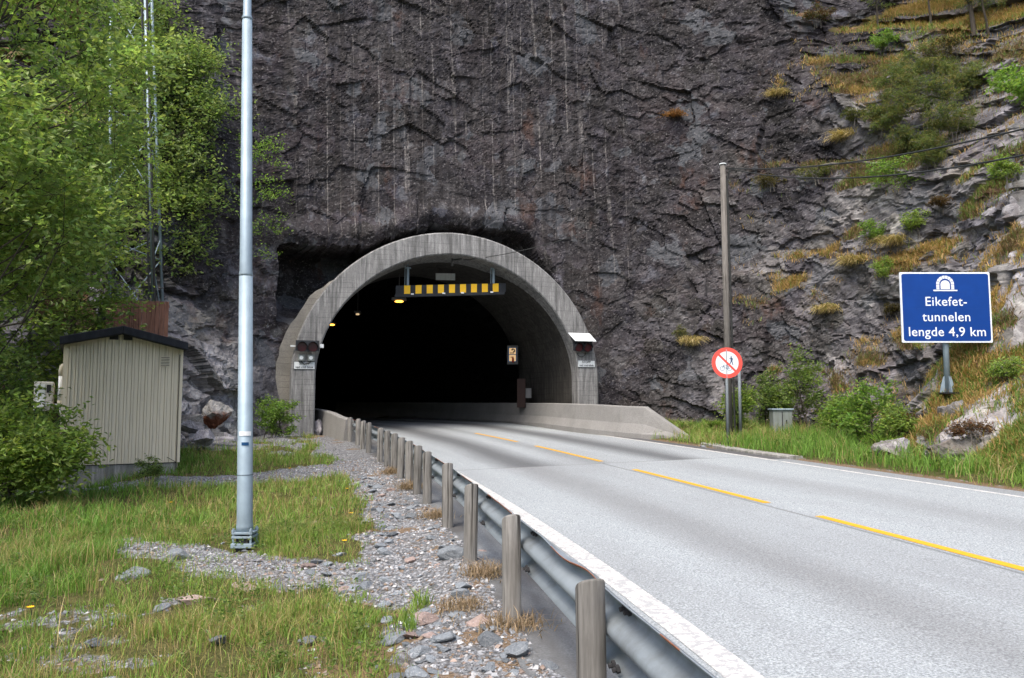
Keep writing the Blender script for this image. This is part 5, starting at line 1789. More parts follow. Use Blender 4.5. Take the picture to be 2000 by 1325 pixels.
plant('willow_shrub', 'dense dark shrub at the very left edge below the tree', 'shrub', (-9.8, 13.6, -1.85), (-9.6, 13.9, -0.2), (1.2, 1.0, 1.4), 26, DARKG, 0.11, 40, 10, 12, 0.035, 4, 'shrubs on the left', 0.5, 0.5, 'bark', BP, 0.2)
p = at(545, 832, 23.9)
plant('portal_bush', 'round bright green bush at the foot of the left arch leg', 'bush', (p.x, p.y, gz1(p.x, p.y)), (p.x - 0.05, p.y, gz1(p.x, p.y) + 0.62), (0.62, 0.5, 0.6), 27, BRIGHT, 0.075, 40, 9, 12, 0.02, 5, None, 0.5, 0.28, 'bark', BP, 0.2)
p = at(290, 935, 16.2)
plant('low_weed', 'small weedy shrub against the concrete foot of the hut', 'weed', (p.x, p.y, gz1(p.x, p.y)), (p.x, p.y, gz1(p.x, p.y) + 0.2), (0.32, 0.2, 0.22), 28, DARKG, 0.05, 18, 7, 10, 0.008, 4, None, 0.4, 0.14, 'bark', BP, 0.1)

# right of the road
RB = [
    (1565, 838, 24.0, 0.95, 2.5, DARKG + GREEN[:2], 0.10, 'tall loose shrub right of the cabinet at the foot of the cliff', 31),
    (1510, 838, 24.6, 0.55, 1.9, DARKG, 0.09, 'dark shrub rising directly behind the grey cabinet', 32),
    (1445, 848, 23.2, 0.42, 1.55, GREEN, 0.085, 'narrow green shrub just right of the utility pole foot', 33),
    (1690, 862, 19.0, 0.85, 1.45, BRIGHT, 0.10, 'bright green shrub left of the rock outcrop under the blue sign', 34),
    (1640, 850, 21.5, 0.5, 1.0, GREEN, 0.09, 'low green shrub between the tall shrub and the bright one', 35),
    (1755, 850, 17.6, 0.45, 0.95, GREEN, 0.08, 'leafy shrub tucked against the left face of the outcrop', 36),
]
for u, v, y, r, h, pal, lf, lab, sd_i in RB:
    p = at(u, v, y); z = gz1(p.x, p.y)
    plant('roadside_shrub', lab, 'shrub', (p.x, p.y, z), (p.x, p.y, z + h * 0.52), (r, r * 0.7, h * 0.5), sd_i, pal, lf, 34, 9, 11, 0.03, 5, 'shrubs at the foot of the right cliff', 0.5, 0.38, 'bark', BP, 0.15)


def slope_plant(name, lab, cat, u, v, r, h, pal, lf, seed, group, needle=False, dens=22, asp=0.5, twigs=7, per=9):
    p, n = on_cliff(u, v)
    p = p + Vector((n.x, n.y, 0)) * 0.02
    plant(name, lab, cat, p, (p.x + n.x * r * 0.35, p.y + n.y * r * 0.35, p.z + h * 0.55), (r, r * 0.7, h * 0.5), seed, pal, lf, dens, twigs, per, 0.018, 3, group, asp, 0.34 * r ** 0.5, 'bark_grey', BP, 0.15, None, needle)


G2 = 'bushes on the right slope'
SP = [
    ('birch_bush', 'light green birch bush below the two cables at mid slope', 'bush', 1745, 372, 0.85, 1.1, BRIGHT, 0.085, 0),
    ('birch_bush', 'small green bush right of the dry grass ledge', 'bush', 1700, 470, 0.45, 0.7, BRIGHT, 0.075, 0),
    ('birch_bush', 'small fresh green bush above the blue sign left corner', 'bush', 1725, 545, 0.35, 0.6, GREEN, 0.07, 0),
    ('pine_bush', 'wide olive pine bush in the upper right, left of the pale rock', 'bush', 1800, 240, 1.1, 1.6, PINE, 0.11, 1),
    ('pine_bush', 'olive pine bush beside the rim of the smooth cliff', 'bush', 1745, 205, 0.8, 1.3, PINE, 0.11, 1),
    ('pine_bush', 'low pine bush just above the upper cable', 'bush', 1770, 300, 0.7, 0.9, PINE, 0.10, 1),
    ('pine_bush', 'pine bush to the right in the middle of the needle thicket', 'bush', 1865, 270, 0.7, 1.1, PINE, 0.10, 1),
    ('pine_bush', 'pine bush at the top edge of the thicket, right above its middle', 'bush', 1800, 160, 0.9, 1.3, PINE, 0.11, 1),
    ('pine_bush', 'pine bush nearest the smooth cliff at the thicket foot', 'bush', 1715, 265, 0.6, 1.0, PINE, 0.10, 1),
    ('pine_bush', 'pine bush at the right end of the thicket, above the pale slabs', 'bush', 1880, 190, 0.8, 1.2, PINE, 0.11, 1),
    ('pine_bush', 'pine bush low in the thicket, right over the light birch bush', 'bush', 1820, 325, 0.6, 0.9, PINE, 0.10, 1),
    ('birch_bush', 'fresh bush among dry grass above the right half of the blue sign', 'bush', 1790, 450, 0.45, 0.7, GREEN, 0.075, 0),
    ('birch_bush', 'pale green bush at the far right edge below the cables', 'bush', 1965, 360, 0.4, 0.6, GREEN, 0.075, 0),
    ('birch_bush', 'green bush on the bank at the right edge below the blue sign', 'bush', 1975, 740, 0.4, 0.45, GREEN, 0.06, 0),
    ('heather_clump', 'brown heather clump on the pale rocks under the lower cable', 'heather', 1835, 410, 0.35, 0.4, [(0.08, 0.05, 0.02), (0.11, 0.07, 0.03)], 0.06, 0),
    ('heather_clump', 'reddish heather cushion at the top rim of the smooth cliff', 'heather', 1595, 45, 0.6, 0.6, [(0.10, 0.05, 0.025), (0.08, 0.08, 0.025)], 0.07, 0),
    ('heather_clump', 'olive heather shelf hanging above the long dry branch', 'heather', 1590, 350, 0.6, 0.5, OLIVE, 0.065, 0),
    ('heather_clump', 'yellow-brown heather cushion at the left end of the long dry branch', 'heather', 1500, 362, 0.55, 0.4, [(0.12, 0.10, 0.025), (0.09, 0.08, 0.03)], 0.06, 0),
    ('heather_clump', 'mossy cushion at the rocky nose left of the pines', 'heather', 1670, 230, 0.4, 0.4, OLIVE, 0.06, 0),
    ('heather_clump', 'brown bush right below the tree roots in the top right corner', 'heather', 1860, 120, 0.9, 0.9, [(0.07, 0.065, 0.025), (0.10, 0.085, 0.03)], 0.08, 0),
    ('birch_bush', 'green sprig growing from the cliff top by the rim', 'bush', 1720, 95, 0.5, 0.6, BRIGHT, 0.075, 0),
    ('birch_bush', 'small sprig half way up the dark cliff left of the round sign', 'bush', 1330, 660, 0.25, 0.5, [(0.16, 0.15, 0.06), (0.12, 0.14, 0.05)], 0.06, 0),
    ('heather_clump', 'dark moss cushion beside the left corner of the blue sign', 'heather', 1745, 610, 0.3, 0.35, [(0.06, 0.05, 0.02), (0.09, 0.075, 0.02)], 0.055, 0),
    ('heather_clump', 'brown heather patch on the bank right of the sign post', 'heather', 1905, 850, 0.4, 0.3, [(0.13, 0.06, 0.03), (0.15, 0.09, 0.045)], 0.05, 0),
    ('heather_clump', 'orange-brown bracken on the left shoulder of the outcrop', 'heather', 1765, 840, 0.4, 0.35, [(0.17, 0.085, 0.035), (0.2, 0.12, 0.06)], 0.06, 0),
]
for i, (nm, lab, cat, u, v, r, h, pal, lf, nd) in enumerate(SP):
    slope_plant(nm, lab, cat, u, v, r, h, pal, lf, 50 + i, G2, bool(nd), 24 if not nd else 30, 0.5 if not nd else 0.17)

# oak at the upper right edge and thin trunks along the top of the slope
p, n = on_cliff(2010, 260)
plant('young_oak', 'fresh green oak reaching in at the upper right edge', 'tree', p, (p.x - 0.1, p.y - 0.7, p.z + 1.3), (1.25, 1.0, 0.95), 81, BRIGHT, 0.12, 34, 9, 12, 0.05, 1, None, 0.5, 0.36, 'bark', ('trunk', 'crown'), 0.3)
for i, (u, v, h, lab) in enumerate([(1712, 38, 4.0, 'thin bare trunk leftmost on the top of the slope'), (1813, 45, 5.0, 'thin grey pine trunk over the pale rocks at the top'),
                                    (1902, 60, 5.0, 'thick dark pine trunk at the top of the slope'), (1925, 60, 4.2, 'slim pine trunk right beside the thick dark one')]):
    p, n = on_cliff(u, v)
    plant('thin_pine', lab, 'tree', p, (p.x, p.y, p.z + h * 0.42), (0.9, 0.8, 1.2), 90 + i, PINE, 0.11, 20, 7, 8, 0.09 if i == 2 else 0.045, 1, 'pines on top of the slope', 0.14, 0.4, 'bark', ('trunk', 'crown'), 0.2, None, True, 0.03)

# fallen dry branch below the cables
a, n1 = on_cliff(1545, 342); b, n2 = on_cliff(1712, 324)
a = a + Vector((-0.1, -0.35, 0.1)); b = b + Vector((0, -0.2, 0.05))
m = MB()
pts = sag(a, b, -0.12, 10)
m.tube([q + Vector((0, 0, 0.03 * math.sin(i * 2.1))) for i, q in enumerate(pts)], [0.012 + 0.0035 * i for i in range(10)], 6)
for i in (2, 3, 5, 6): m.tube([pts[i], pts[i] + Vector((-0.35, -0.05, 0.08 - 0.22 * (i % 2)))], [0.011, 0.003], 4)
tag(m.build('dry_branch', M['bark_grey'], org=a), 'long bare dead branch lying across the rock under the cables', 'branch')


# --- grass blades
def blades(P, H, rng, cols, width=0.007, lean=0.35):
    n = len(P)
    a = rng.uniform(0, 2 * PI, n); ln = rng.uniform(0.05, lean * 2, n)
    dx, dy = np.cos(a) * ln, np.sin(a) * ln
    sa = rng.uniform(0, 2 * PI, n); sx, sy = np.cos(sa), np.sin(sa)
    H = H * rng.uniform(0.5, 1.3, n); w = width * rng.uniform(0.7, 1.3, n)
    z0 = P[:, 2]
    def lvl(f, wf, drop):
        bx = P[:, 0] + dx * H * f * f; by = P[:, 1] + dy * H * f * f; bz = z0 + H * f * (1 - drop * ln)
        return np.stack([bx - sx * w * wf, by - sy * w * wf, bz], 1), np.stack([bx + sx * w * wf, by + sy * w * wf, bz], 1)
    a0, a1 = lvl(0, 1, 0); b0, b1 = lvl(0.55, 0.8, 0.15); c0, _ = lvl(1.0, 0.0, 0.35)
    V = np.stack([a0, a1, b0, b1, c0], 1).reshape(-1, 3)
    i = np.arange(n) * 5
    Fq = np.stack([i, i + 1, i + 3, i + 2], 1); Ft = np.stack([i + 2, i + 3, i + 4], 1)
    return V, [Fq, Ft], np.repeat(cols, 5, axis=0)


GR = np.array([(0.169, 0.282, 0.048), (0.206, 0.323, 0.055), (0.136, 0.234, 0.038), (0.239, 0.343, 0.071)])
STRAW = np.array([(0.39, 0.299, 0.13), (0.312, 0.24, 0.098), (0.286, 0.26, 0.078), (0.429, 0.338, 0.169)])
LUSH = np.array([(0.128, 0.25, 0.038), (0.163, 0.298, 0.044), (0.108, 0.205, 0.032)])


def scatter(n, x0, x1, y0, y1, rng):
    return np.stack([rng.uniform(x0, x1, n), rng.uniform(y0, y1, n)], 1)


def grass_patch(name, n, box, seed, side, h0, width):
    rng = np.random.RandomState(seed)
    P = scatter(n, *box, rng)
    P = P + rng.normal(size=P.shape) * 0.02
    z, s, t = ground_z(P)
    g, dry = ground_zones(P, s, t)
    cl = smooth01(fbm(P[:, 0] * 3.1, P[:, 1] * 3.1, 131, 3), -0.35, 0.35)
    thin = smooth01(9.2 - P[:, 1], 0, 1.5) if side < 0 else 0
    patch = smooth01(fbm(P[:, 0] * 1.1 + 3, P[:, 1] * 1.1, 137, 4), -0.25, 0.25)
    pr = g * (0.12 + 0.88 * cl) * (1 - thin * (0.08 + 0.6 * (1 - patch)))
    m_ = (rng.uniform(size=n) < pr) & ((t < -4.7) if side < 0 else (t > ROAD_R + 0.05))
    # not under the hut
    rel = (P - np.array([h0_.x, h0_.y])); aa = rel[:, 0] * hA.x + rel[:, 1] * hA.y; bb = -(rel[:, 0] * hN.x + rel[:, 1] * hN.y)
    m_ &= ~((aa > -0.05) & (aa < hw + 0.05) & (bb > -0.02) & (bb < dpt))
    P, z, t, s, g = P[m_], z[m_], t[m_], s[m_], g[m_]
    n = len(P)
    tonef = fbm(P[:, 0] * 0.45, P[:, 1] * 0.45, 140, 3)
    off = -t - LANE - 1.15
    lush = smooth01(off - 3.0 + 1.2 * tonef, 0, 1.6) if side < 0 else smooth01(tonef, -0.2, 0.3)
    k = rng.uniform(size=n)
    straw = k < (0.2 - 0.17 * lush + 0.30 * smooth01(fbm(P[:, 0] * 1.3, P[:, 1] * 1.3, 150, 3), -0.1, 0.35))
    c = np.where((rng.uniform(size=n) < lush)[:, None], LUSH[rng.randint(0, 3, n)], GR[rng.randint(0, 4, n)])
    c = np.where(straw[:, None], STRAW[rng.randint(0, 4, n)], c) * rng.uniform(0.75, 1.25, (n, 1))
    H = h0 * (0.55 + 0.55 * g + 0.3 * lush) * (0.75 + 0.5 * cl[m_])
    H = np.where(straw, H * 1.25, H)
    wd = np.where(straw, width * 0.6, width)
    V, Fs, T = blades(np.stack([P[:, 0], P[:, 1], z - 0.01], 1), H, rng, c, wd, 0.42)
    o = mk(name, V, Fs, M['grass'], tone=T)
    return o


h0_ = h0
o = grass_patch('meadow_grass', 290000, (-9.5, 0.2, 4.0, 10.5), 201, -1, 0.115, 0.0036); tag(o, 'green and straw coloured grass on the left verge', 'grass', kind='stuff')
o = grass_patch('far_meadow_grass', 130000, (-15, -1.5, 10.5, 25), 202, -1, 0.155, 0.0068); tag(o, 'grass around the hut and gravel track', 'grass', kind='stuff')
o = grass_patch('roadside_grass', 120000, (2.5, 14, 8, 28), 203, 1, 0.24, 0.008); tag(o, 'grass strip along the right road edge', 'grass', kind='stuff')

# broad-leaved weeds and dead stalks among the blades
def weeds(name, label, n, box, seed, side, hmax, leaf):
    rng = np.random.RandomState(seed)
    P = scatter(n, *box, rng)
    z, s, t = ground_z(P); g, dry = ground_zones(P, s, t)
    pch = smooth01(fbm(P[:, 0] * 1.4, P[:, 1] * 1.4, seed, 3), 0.0, 0.3)
    rel = (P - np.array([h0.x, h0.y])); aa = rel[:, 0] * hA.x + rel[:, 1] * hA.y; bb = -(rel[:, 0] * hN.x + rel[:, 1] * hN.y)
    k = (rng.uniform(size=n) < g * pch) & ((t < -5) if side < 0 else (t > ROAD_R + 0.5)) & ~((aa > -0.1) & (aa < hw + 0.1) & (bb > -0.1) & (bb < dpt))
    P, z = P[k], z[k]; n = len(P); m = 9
    h = hmax * rng.uniform(0.4, 1.1, n)
    f = rng.uniform(0.25, 1.0, (n, m))
    L = np.stack([np.repeat(P[:, 0:1], m, 1), np.repeat(P[:, 1:2], m, 1), z[:, None] + h[:, None] * f], 2).reshape(-1, 3) + rng.normal(size=(n * m, 3)) * 0.012
    D = rng.normal(size=(n * m, 3)) * np.array([1, 1, 0.35]) + np.array([0, 0, 0.35])
    c = np.repeat(np.array([(0.13, 0.21, 0.05), (0.17, 0.25, 0.065), (0.1, 0.165, 0.04), (0.2, 0.23, 0.08)])[rng.randint(0, 4, n)], m, axis=0) * rng.uniform(0.75, 1.25, (n * m, 1))
    V, Fc, T = leaf_mesh(L, D, leaf, rng, c, 0.42)
    tag(mk(name, V, Fc, M['leaf'], tone=T), label, 'weeds', kind='stuff')


weeds('meadow_weeds', 'low leafy weeds growing through the left verge grass', 5200, (-9.5, -0.8, 4.2, 13), 231, -1, 0.2, 0.042)
weeds('roadside_weeds', 'low leafy weeds in the grass along the right cliff foot', 2600, (4, 13, 11, 26), 232, 1, 0.35, 0.07)
rng = np.random.RandomState(233)
P = scatter(2600, -9, 0, 4.3, 14, rng); z, s_, t_ = ground_z(P); g, dry = ground_zones(P, s_, t_)
k = (g > 0.5) & (t_ < -5.2) & ~((P[:, 1] > 15)); P, z = P[k], z[k]
V, Fs, T = blades(np.stack([P[:, 0], P[:, 1], z], 1), np.full(len(P), 0.36), rng, STRAW[rng.randint(0, 4, len(P))] * rng.uniform(0.6, 1.2, (len(P), 1)), 0.0028, 0.3)
tag(mk('dead_stalks', V, Fs, M['grass'], tone=T), 'thin dead stalks standing in the left verge grass', 'grass', kind='stuff')

# growth on the slope: straw and green blades where soil lies on ledges
rng = np.random.RandomState(300)
w = CVEG ** 1.5 * (CV[:, 0] > 5.5) * (CV[:, 1] < 29) * (_cu < 2150) * (_cu > 1380) * (_cv > -80) * (_cv < 1000) * np.where(_cd < 18, 0.8, 1.0)
w = w / w.sum()
idx = rng.choice(len(CV), 190000, p=w)
P = CV[idx] + rng.normal(size=(len(idx), 3)) * 0.03
gsel = rng.uniform(size=len(idx)) < (0.12 + 0.35 * smooth01(fbm(P[:, 0] * 0.5 + P[:, 1] * 0.5, P[:, 2] * 0.6, 315, 3), 0.0, 0.3) + 0.6 * CGREEN[idx])
pn = fbm(P[:, 0] * 0.9 + P[:, 1], P[:, 2] * 0.9, 310, 3)
BROWN = np.array([(0.2, 0.125, 0.062), (0.27, 0.19, 0.105), (0.14, 0.095, 0.045), (0.13, 0.135, 0.045)])
c = np.where(gsel[:, None], GR[rng.randint(0, 4, len(idx))] * 0.8, np.where((pn > -0.1)[:, None], STRAW[rng.randint(0, 4, len(idx))] * np.array((1.1, 0.93, 0.82)), BROWN[rng.randint(0, 4, len(idx))]))
V, Fs, T = blades(P, np.full(len(idx), 0.2), rng, c * rng.uniform(0.7, 1.2, (len(idx), 1)), 0.009, 0.6)
tag(mk('slope_grass', V, Fs, M['grass'], tone=T), 'brown and green grass growing on the ledges of the right slope', 'grass', kind='stuff')


# --- dry grass tufts, one thing each
def tuft(p, h, n, seed, label, group, cols=STRAW, spread=0.12, lean=0.7, name='dry_grass_tuft', cat='grass tuft', hang=None, width=0.008):
    rng = np.random.RandomState(seed)
    P = np.array(p)[None, :] + rng.normal(size=(n, 3)) * np.array([spread, spread, 0.02])
    V, Fs, T = blades(P, np.full(n, h), rng, cols[rng.randint(0, len(cols), n)] * rng.uniform(0.75, 1.2, (n, 1)), width, lean)
    if hang is not None:
        Vr = V.reshape(n, 5, 3)
        for k, f in ((2, 0.35), (3, 0.35), (4, 1.0)):
            Vr[:, k] += np.array(hang) * f * h
        V = Vr.reshape(-1, 3)
    o = mk(name, V, Fs, M['grass'], tone=T, org=tuple(p))
    return tag(o, label, cat, group)


G3 = 'dry grass tufts on the right cliff'
for i, (u, v, h, lab) in enumerate([(1665, 510, 0.5, 'pale straw tuft on the diagonal ledge, lower left one'), (1745, 470, 0.55, 'pale straw tuft on the diagonal ledge, upper right one'),
                                    (1610, 600, 0.5, 'straw tuft hanging left of the blue sign at its middle height'), (1645, 262, 0.5, 'yellow straw shelf under the pines by the cliff rim'),
                                    (1515, 188, 0.4, 'single straw tuft high on the grey cliff'), (1320, 225, 0.3, 'orange tuft high on the dark cliff'),
                                    (1345, 670, 0.5, 'pale straw tuft low on the cliff left of the round sign'), (1705, 800, 0.4, 'brown tuft above the ferns left of the outcrop')]):
    p, n = on_cliff(u, v)
    tuft(p + n * 0.05, h, 420, 400 + i, lab, G3, STRAW * 1.1 if i != 5 else np.array([(0.3, 0.14, 0.04), (0.22, 0.11, 0.03)]), 0.2, 0.5, hang=(n.x * 0.5 - 0.3, n.y * 0.5, -0.9), width=0.012)
G4 = 'dry tufts at the guardrail posts'
BRN = np.array([(0.3, 0.22, 0.14), (0.38, 0.29, 0.19), (0.22, 0.16, 0.1)])
for i, (u, v, y, h, lab) in enumerate([(945, 1120, 7.3, 0.2, 'straw tuft at the foot of the third near post'), (1005, 1225, 5.75, 0.16, 'grey-brown tuft round the foot of the second near post'),
                                       (850, 1003, 10.6, 0.2, 'straw tuft between the fourth and fifth near posts'), (800, 960, 13.5, 0.22, 'wide straw tuft by the closely set posts'),
                                       (765, 925, 15.8, 0.22, 'straw tuft in the middle of the closely set posts'), (905, 1180, 6.3, 0.12, 'flat brown tuft lying in the stones left of the posts')]):
    p = at(u, v, y); p.z = gz1(p.x, p.y)
    tuft(p, h * 0.72, 420, 430 + i, lab, G4, BRN, 0.1, 0.9, width=0.004)
G5 = 'green tufts in the gravel'
for i, (u, v, y, lab) in enumerate([(822, 1160, 6.6, 'small green tuft alone in the gravel by the posts'), (795, 1240, 5.9, 'green tuft at the right border of the near grass'), (890, 935, 13, 'tiny green tuft in the dry litter by the far posts')]):
    p = at(u, v, y); p.z = gz1(p.x, p.y)
    tuft(p, 0.17, 60, 450 + i, lab, G5, GR, 0.04, 0.4, 'green_grass_tuft', width=0.005)


# --- ferns
def fern(p, h, n, seed, label, group='ferns on the right verge'):
    rng = np.random.RandomState(seed)
    t = thing('fern', label, 'fern', p, group)
    LP = []; LD = []
    m = MB()
    for k in range(n):
        a = 2 * PI * k / n + rng.uniform(-0.3, 0.3); L = h * rng.uniform(0.75, 1.2); out = rng.uniform(0.45, 0.8)
        pts = [Vector(p) + Vector((math.cos(a) * out * L * f ** 1.3, math.sin(a) * out * L * f ** 1.3, L * (f - 0.35 * f * f))) for f in np.linspace(0, 1, 9)]
        m.tube(pts, [0.005] * 8 + [0.002], 3, cap=False)
        for f in np.linspace(0.2, 0.98, 22):
            i = min(7, int(f * 8)); q = pts[i].lerp(pts[i + 1], f * 8 - i); d = (pts[i + 1] - pts[i]).normalized()
            sv = d.cross(UP).normalized()
            for sg in (-1, 1):
                LP.append(np.array(q)); LD.append(np.array(sv * sg + d * 0.5) * 1.0 * (1.15 - f))
    LP = np.array(LP); LD = np.array(LD); ln = np.linalg.norm(LD, axis=1, keepdims=True)
    n_ = len(LP); D = LD / ln
    nrm = np.tile(np.array([0, 0, 1.0]), (n_, 1)); side = np.cross(D, nrm)
    Ls = ln * h * 0.26; w_ = Ls * 0.13
    V = np.stack([LP, LP + D * Ls * 0.5 + side * w_, LP + D * Ls - nrm * Ls * 0.15, LP + D * Ls * 0.5 - side * w_], 1).reshape(-1, 3)
    i = np.arange(n_) * 4
    mk('frond', V, np.stack([i, i + 1, i + 2, i + 3], 1), M['leaf'], t, tone=np.repeat(tones(n_, rng, BRIGHT, 0.2), 4, axis=0))
    m.build('stem_cluster', M['leaf'], t)


for i, (u, v, y, h, lab) in enumerate([(1300, 822, 26.2, 0.62, 'fern just behind the sloping end of the long barrier'), (1340, 822, 25.6, 0.55, 'fern between the barrier end and the round sign'),
                                       (1395, 822, 24.5, 0.6, 'fern left of the utility pole foot'), (1725, 866, 17.4, 0.65, 'bright fern at the left foot of the rock outcrop'),
                                       (1700, 872, 17.9, 0.5, 'smaller fern left of the bright one by the outcrop'), (1270, 815, 26.8, 0.5, 'fern farthest left, peeping over the barrier end')]):
    p = at(u, v, y); p.z = gz1(p.x, p.y)
    fern(tuple(p), h, 13, 500 + i, lab)


# ------------------------------------------------------------------ stones
def stone_mesh(seed, flatn):
    rng = np.random.RandomState(seed)
    import bmesh
    bm = bmesh.new()
    bmesh.ops.create_icosphere(bm, subdivisions=3, radius=1.0)
    planes = [(lambda d: d / np.linalg.norm(d))(rng.normal(size=3)) for _ in range(11)]
    offs = rng.uniform(0.45, 0.85, 11)
    for v in bm.verts:
        p = np.array(v.co)
        for d, o_ in zip(planes, offs):
            k = p @ d - o_
            if k > 0: p = p - d * k
        p = p + rng.normal(size=3) * 0.012
        p[2] *= flatn
        v.co = p
    me = bpy.data.meshes.new('stone'); bm.to_mesh(me); bm.free()
    return me


SM = [stone_mesh(600 + i, f) for i, f in enumerate((0.5, 0.6, 0.42, 0.7, 0.5, 0.62, 0.38, 0.55))]
rng = np.random.RandomState(700)
STONES = []
NAMED = [(955, 1262, 5.45, 0.125, 0, 'largest grey stone with white veins in the gravel, near the second post'), (1008, 1290, 5.2, 0.11, 0, 'blue-grey angular stone at the bottom, left of the nearest post'),
         (865, 1243, 5.6, 0.10, 0, 'light grey slab stone left of the white-veined one'), (885, 1075, 8.2, 0.15, 0, 'long pale grey flat stone in line with the third post'),
         (830, 1200, 6.1, 0.11, 1, 'flat pink stone in the gravel'), (905, 1145, 6.9, 0.12, 0, 'whitish slab beside the foot of the third post'),
         (770, 1300, 4.95, 0.075, 0, 'pointed bluish stone in the gravel by the bottom edge'), (1075, 1305, 4.9, 0.055, 0, 'small whitish stone right of the last big grey one'),
         (615, 1305, 4.9, 0.10, 0, 'grey stone half sunk in the near grass, bottom centre'), (205, 1305, 5.2, 0.09, 0, 'pale slab in the near grass toward the bottom left'),
         (258, 1108, 8.0, 0.15, 0, 'pale stone at the left end of the bare streak'), (350, 1078, 8.7, 0.14, 0, 'rust-spotted grey stone in the bare streak left of the lamp post'),
         (480, 1130, 7.6, 0.14, 1, 'pinkish stone in the grass below the lamp post'), (385, 1155, 7.2, 0.17, 1, 'large tan stone half buried in grass left below the lamp post'),
         (1500 - 545, 1062, 8.4, 0.10, 1, 'tan stone beside the third post'), (1375, 862, 20.9, 0.11, 0, 'pale stone by the kerb left of the round sign'),
         (645, 904, 18.6, 0.09, 1, 'white stone on the gravel edge left of the posts'), (425, 1235, 5.9, 0.10, 0, 'grey stone in the middle of the near grass')]
for i, (u, v, y, r, kd, lab) in enumerate(NAMED):
    p = at(u, v, y); STONES.append((p.x, p.y, r, kd, lab, None, i))
tries = 0
GL = {0: 'grey broken stone lying loose on the left verge', 1: 'pinkish broken stone lying loose on the left verge'}
while len(STONES) < 298 and tries < 20000:
    tries += 1
    x = rng.uniform(-5.5, 1.0); y = 4.2 + 12 * rng.uniform() ** 1.9
    P = np.array([[x, y]]); z, s, t_ = ground_z(P, False); off = -t_[0] - LANE - 1.15
    if off < 0.1 or off > 3.4 or (off > 1.7 and rng.uniform() < 0.75): continue
    g, dr = ground_zones(P, s, t_)
    if rng.uniform() < g[0] * 0.86: continue
    r = 0.024 + 0.082 * rng.uniform() ** 2.0
    kd = 1 if rng.uniform() < 0.16 else 0
    STONES.append((x, y, r, kd, GL[kd], GL[kd].split(' lying')[0] + 's on the verge', len(STONES)))
for (x, y, r, kd, lab, grp, i) in STONES:
    me = SM[i % len(SM)]
    key = ('stone', i % len(SM), kd)
    if key not in M:
        c = me.copy(); c.materials.clear(); c.materials.append(M['stone_pink' if kd else 'stone_grey']); M[key] = c
    o = bpy.data.objects.new('stone', M[key])
    o.location = (x, y, gz1(x, y) + r * 0.12)
    o.scale = (r * rng.uniform(0.9, 1.5), r * rng.uniform(0.75, 1.2), r * rng.uniform(0.6, 1.0))
    o.rotation_euler = (rng.uniform(-0.3, 0.3), rng.uniform(-0.3, 0.3), rng.uniform(0, 6.28))
    link(o); tag(o, lab, 'stone', grp)


# boulders and rocks with some size of their own
def rock(name, label, p, size, seed, mat, flatn=0.8, sub=5):
    import bmesh
    rng = np.random.RandomState(seed)
    bm = bmesh.new(); bmesh.ops.create_icosphere(bm, subdivisions=sub, radius=1.0)
    V = np.array([v.co for v in bm.verts])
    for _ in range(16):
        d = rng.normal(size=3); d /= np.linalg.norm(d); k = V @ d - rng.uniform(0.38, 0.8); V = V - np.outer(np.clip(k, 0, None), d)
    a = np.arctan2(V[:, 1], V[:, 0]) * 1.5
    V = V * (1 + 0.08 * fbm(a * 2, V[:, 2] * 3, seed, 4)[:, None] + 0.09 * facet(a * 1.6, V[:, 2] * 2.4, seed, 1.0)[:, None] + 0.05 * facet(a * 4, V[:, 2] * 6, seed + 3, 1.0)[:, None])
    V = V * np.array(size)
    for v, c in zip(bm.verts, V): v.co = c
    me = bpy.data.meshes.new(name); bm.to_mesh(me); bm.free(); me.materials.append(mat)
    z = np.zeros((len(V), 3), np.float32); z[:, 1] = 0.9; z[:, 0] = smooth01(V[:, 2] / size[2], 0.35, 0.8) * 0.35
    at_ = me.attributes.new('zone', 'FLOAT_VECTOR', 'POINT'); at_.data.foreach_set('vector', z.ravel())
    o = bpy.data.objects.new(name, me); o.location = p; link(o); ORG[o] = Vector(p)
    return tag(o, label, 'boulder')


p = at(425, 812, 21.0); rock('boulder', 'big pale boulder with a rusty underside right of the hut', p, (0.4, 0.4, 0.5), 801, M['rusty'])
p = at(372, 828, 20.4); rock('boulder', 'grey boulder between the hut and the rusty boulder', p, (0.42, 0.4, 0.36), 802, M['cliff'])
p = at(400, 858, 20.2); rock('boulder', 'low grey boulder below the rusty one at the edge of the grass', p, (0.36, 0.35, 0.3), 803, M['cliff'])
p = at(1735, 880, 16.6); p.z = gz1(p.x, p.y) + 0.1; rock('boulder', 'pointed pale boulder at the left foot of the outcrop', p, (0.65, 0.6, 0.55), 804, M['cliff'])
p = at(1868, 890, 15.2); p.z = gz1(p.x, p.y) + 0.12; rock('boulder', 'broad grey boulder under the blue sign', p, (0.8, 0.6, 0.6), 805, M['cliff'])
rock('boulder', 'upright grey rock directly below the blue sign post', SIGN_FOOT - UP * 0.86 + Vector((-0.12, -0.2, 0)), (0.62, 0.62, 0.9), 806, M['cliff'])
p = at(620, 812, 25.9); p.z = gz1(p.x, p.y) + 0.2; rock('boulder', 'rubble lump between the left arch leg and the short barrier', p, (0.3, 0.4, 0.5), 807, M['cliff'])


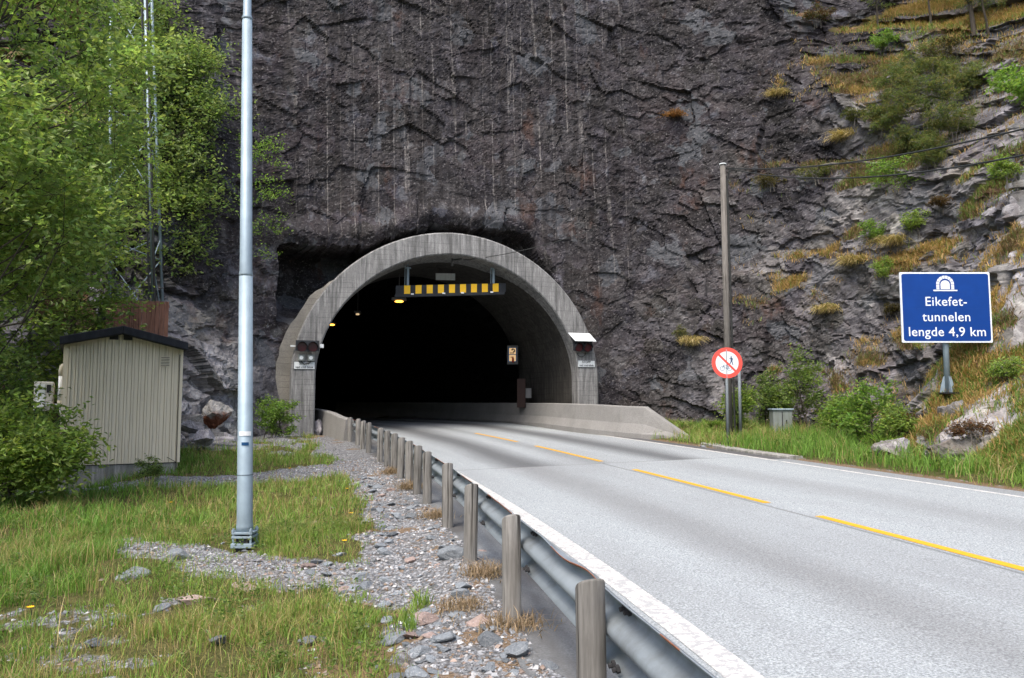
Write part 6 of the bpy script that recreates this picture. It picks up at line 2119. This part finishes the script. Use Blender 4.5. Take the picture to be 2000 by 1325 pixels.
# gravel: chips over the bare ground
rng = np.random.RandomState(900)
n = 60000
P = np.stack([rng.uniform(-6, 1.2, n), 4 + 15 * rng.uniform(size=n) ** 1.6], 1)
z, s, t_ = ground_z(P); g, dr = ground_zones(P, s, t_)
off = -t_ - LANE - 1.15
keep = (off > 0.0) & (rng.uniform(size=n) > g * 1.3)
P, z = P[keep], z[keep]; n = len(P)
r = 0.006 + 0.022 * rng.uniform(size=n) ** 3
base_ = np.array([(-1, -0.7, -0.3), (1, -0.6, -0.2), (0.1, 1, -0.3), (-0.2, -0.1, 0.8), (0.5, 0.4, 0.6)])
tri = np.array([(0, 1, 4), (0, 4, 3), (1, 2, 4), (2, 3, 4), (2, 0, 3), (0, 2, 1)])
ang = rng.uniform(0, 2 * PI, n); ca, sa = np.cos(ang), np.sin(ang)
B = base_[None] * rng.uniform(0.6, 1.4, (n, 5, 3))
V = np.stack([(B[:, :, 0] * ca[:, None] - B[:, :, 1] * sa[:, None]), (B[:, :, 0] * sa[:, None] + B[:, :, 1] * ca[:, None]), B[:, :, 2] * 0.7], 2) * r[:, None, None]
V = V + np.stack([P[:, 0], P[:, 1], z + r * 0.2], 1)[:, None, :]
Fc = (tri[None] + (np.arange(n) * 5)[:, None, None]).reshape(-1, 3)
gc = 1.2 * np.array([(0.2, 0.21, 0.225), (0.28, 0.29, 0.305), (0.14, 0.15, 0.16), (0.24, 0.19, 0.16), (0.36, 0.36, 0.36), (0.16, 0.12, 0.085)])[rng.randint(0, 6, n)] * rng.uniform(0.7, 1.2, (n, 1))
tag(mk('gravel', V.reshape(-1, 3), Fc, M['rockchip'], tone=np.repeat(gc, 5, axis=0)), 'broken grey gravel beside the guardrail', 'gravel', kind='stuff')

# flowers
FL = [(60, 1187, 6.6, 0.33, 'yellow flower on a tall dark stalk at the lower left'), (333, 982, 12.6, 0.22, 'yellow flower in the lush grass in front of the hut'), (673, 1057, 8.5, 0.14, 'yellow flower at the edge of grass and gravel near the rail'),
      (566, 915, 17.4, 0.14, 'yellow flower on the gravel track behind the lamp post'), (678, 955, 13.2, 0.14, 'yellow flower at the far right corner of the grass'), (686, 1003, 10.6, 0.14, 'yellow flower below the far right corner of the grass')]
for i, (u, v, y, h, lab) in enumerate(FL):
    p = at(u, v, y); z = gz1(p.x, p.y); h = max(0.08, p.z - z)
    b0 = Vector((p.x, p.y, z))
    t = thing('yellow_flower', lab, 'flower', b0, 'yellow flowers in the grass')
    m = MB(); m.tube([b0, b0 + Vector((0.01, 0, h * 0.5)), p], 0.004, 5); m.build('stalk', M['bark'], t)
    m = MB()
    for k in range(14):
        a = 2 * PI * k / 14
        d = Vector((math.cos(a), math.sin(a) - 0.25, 0.35)); sv = Vector((-math.sin(a), math.cos(a), 0))
        m.add([p, p + d * 0.02 + sv * 0.007, p + d * 0.034, p + d * 0.02 - sv * 0.007], [(0, 1, 2, 3)])
    m.build('blossom', M['flower'], t)
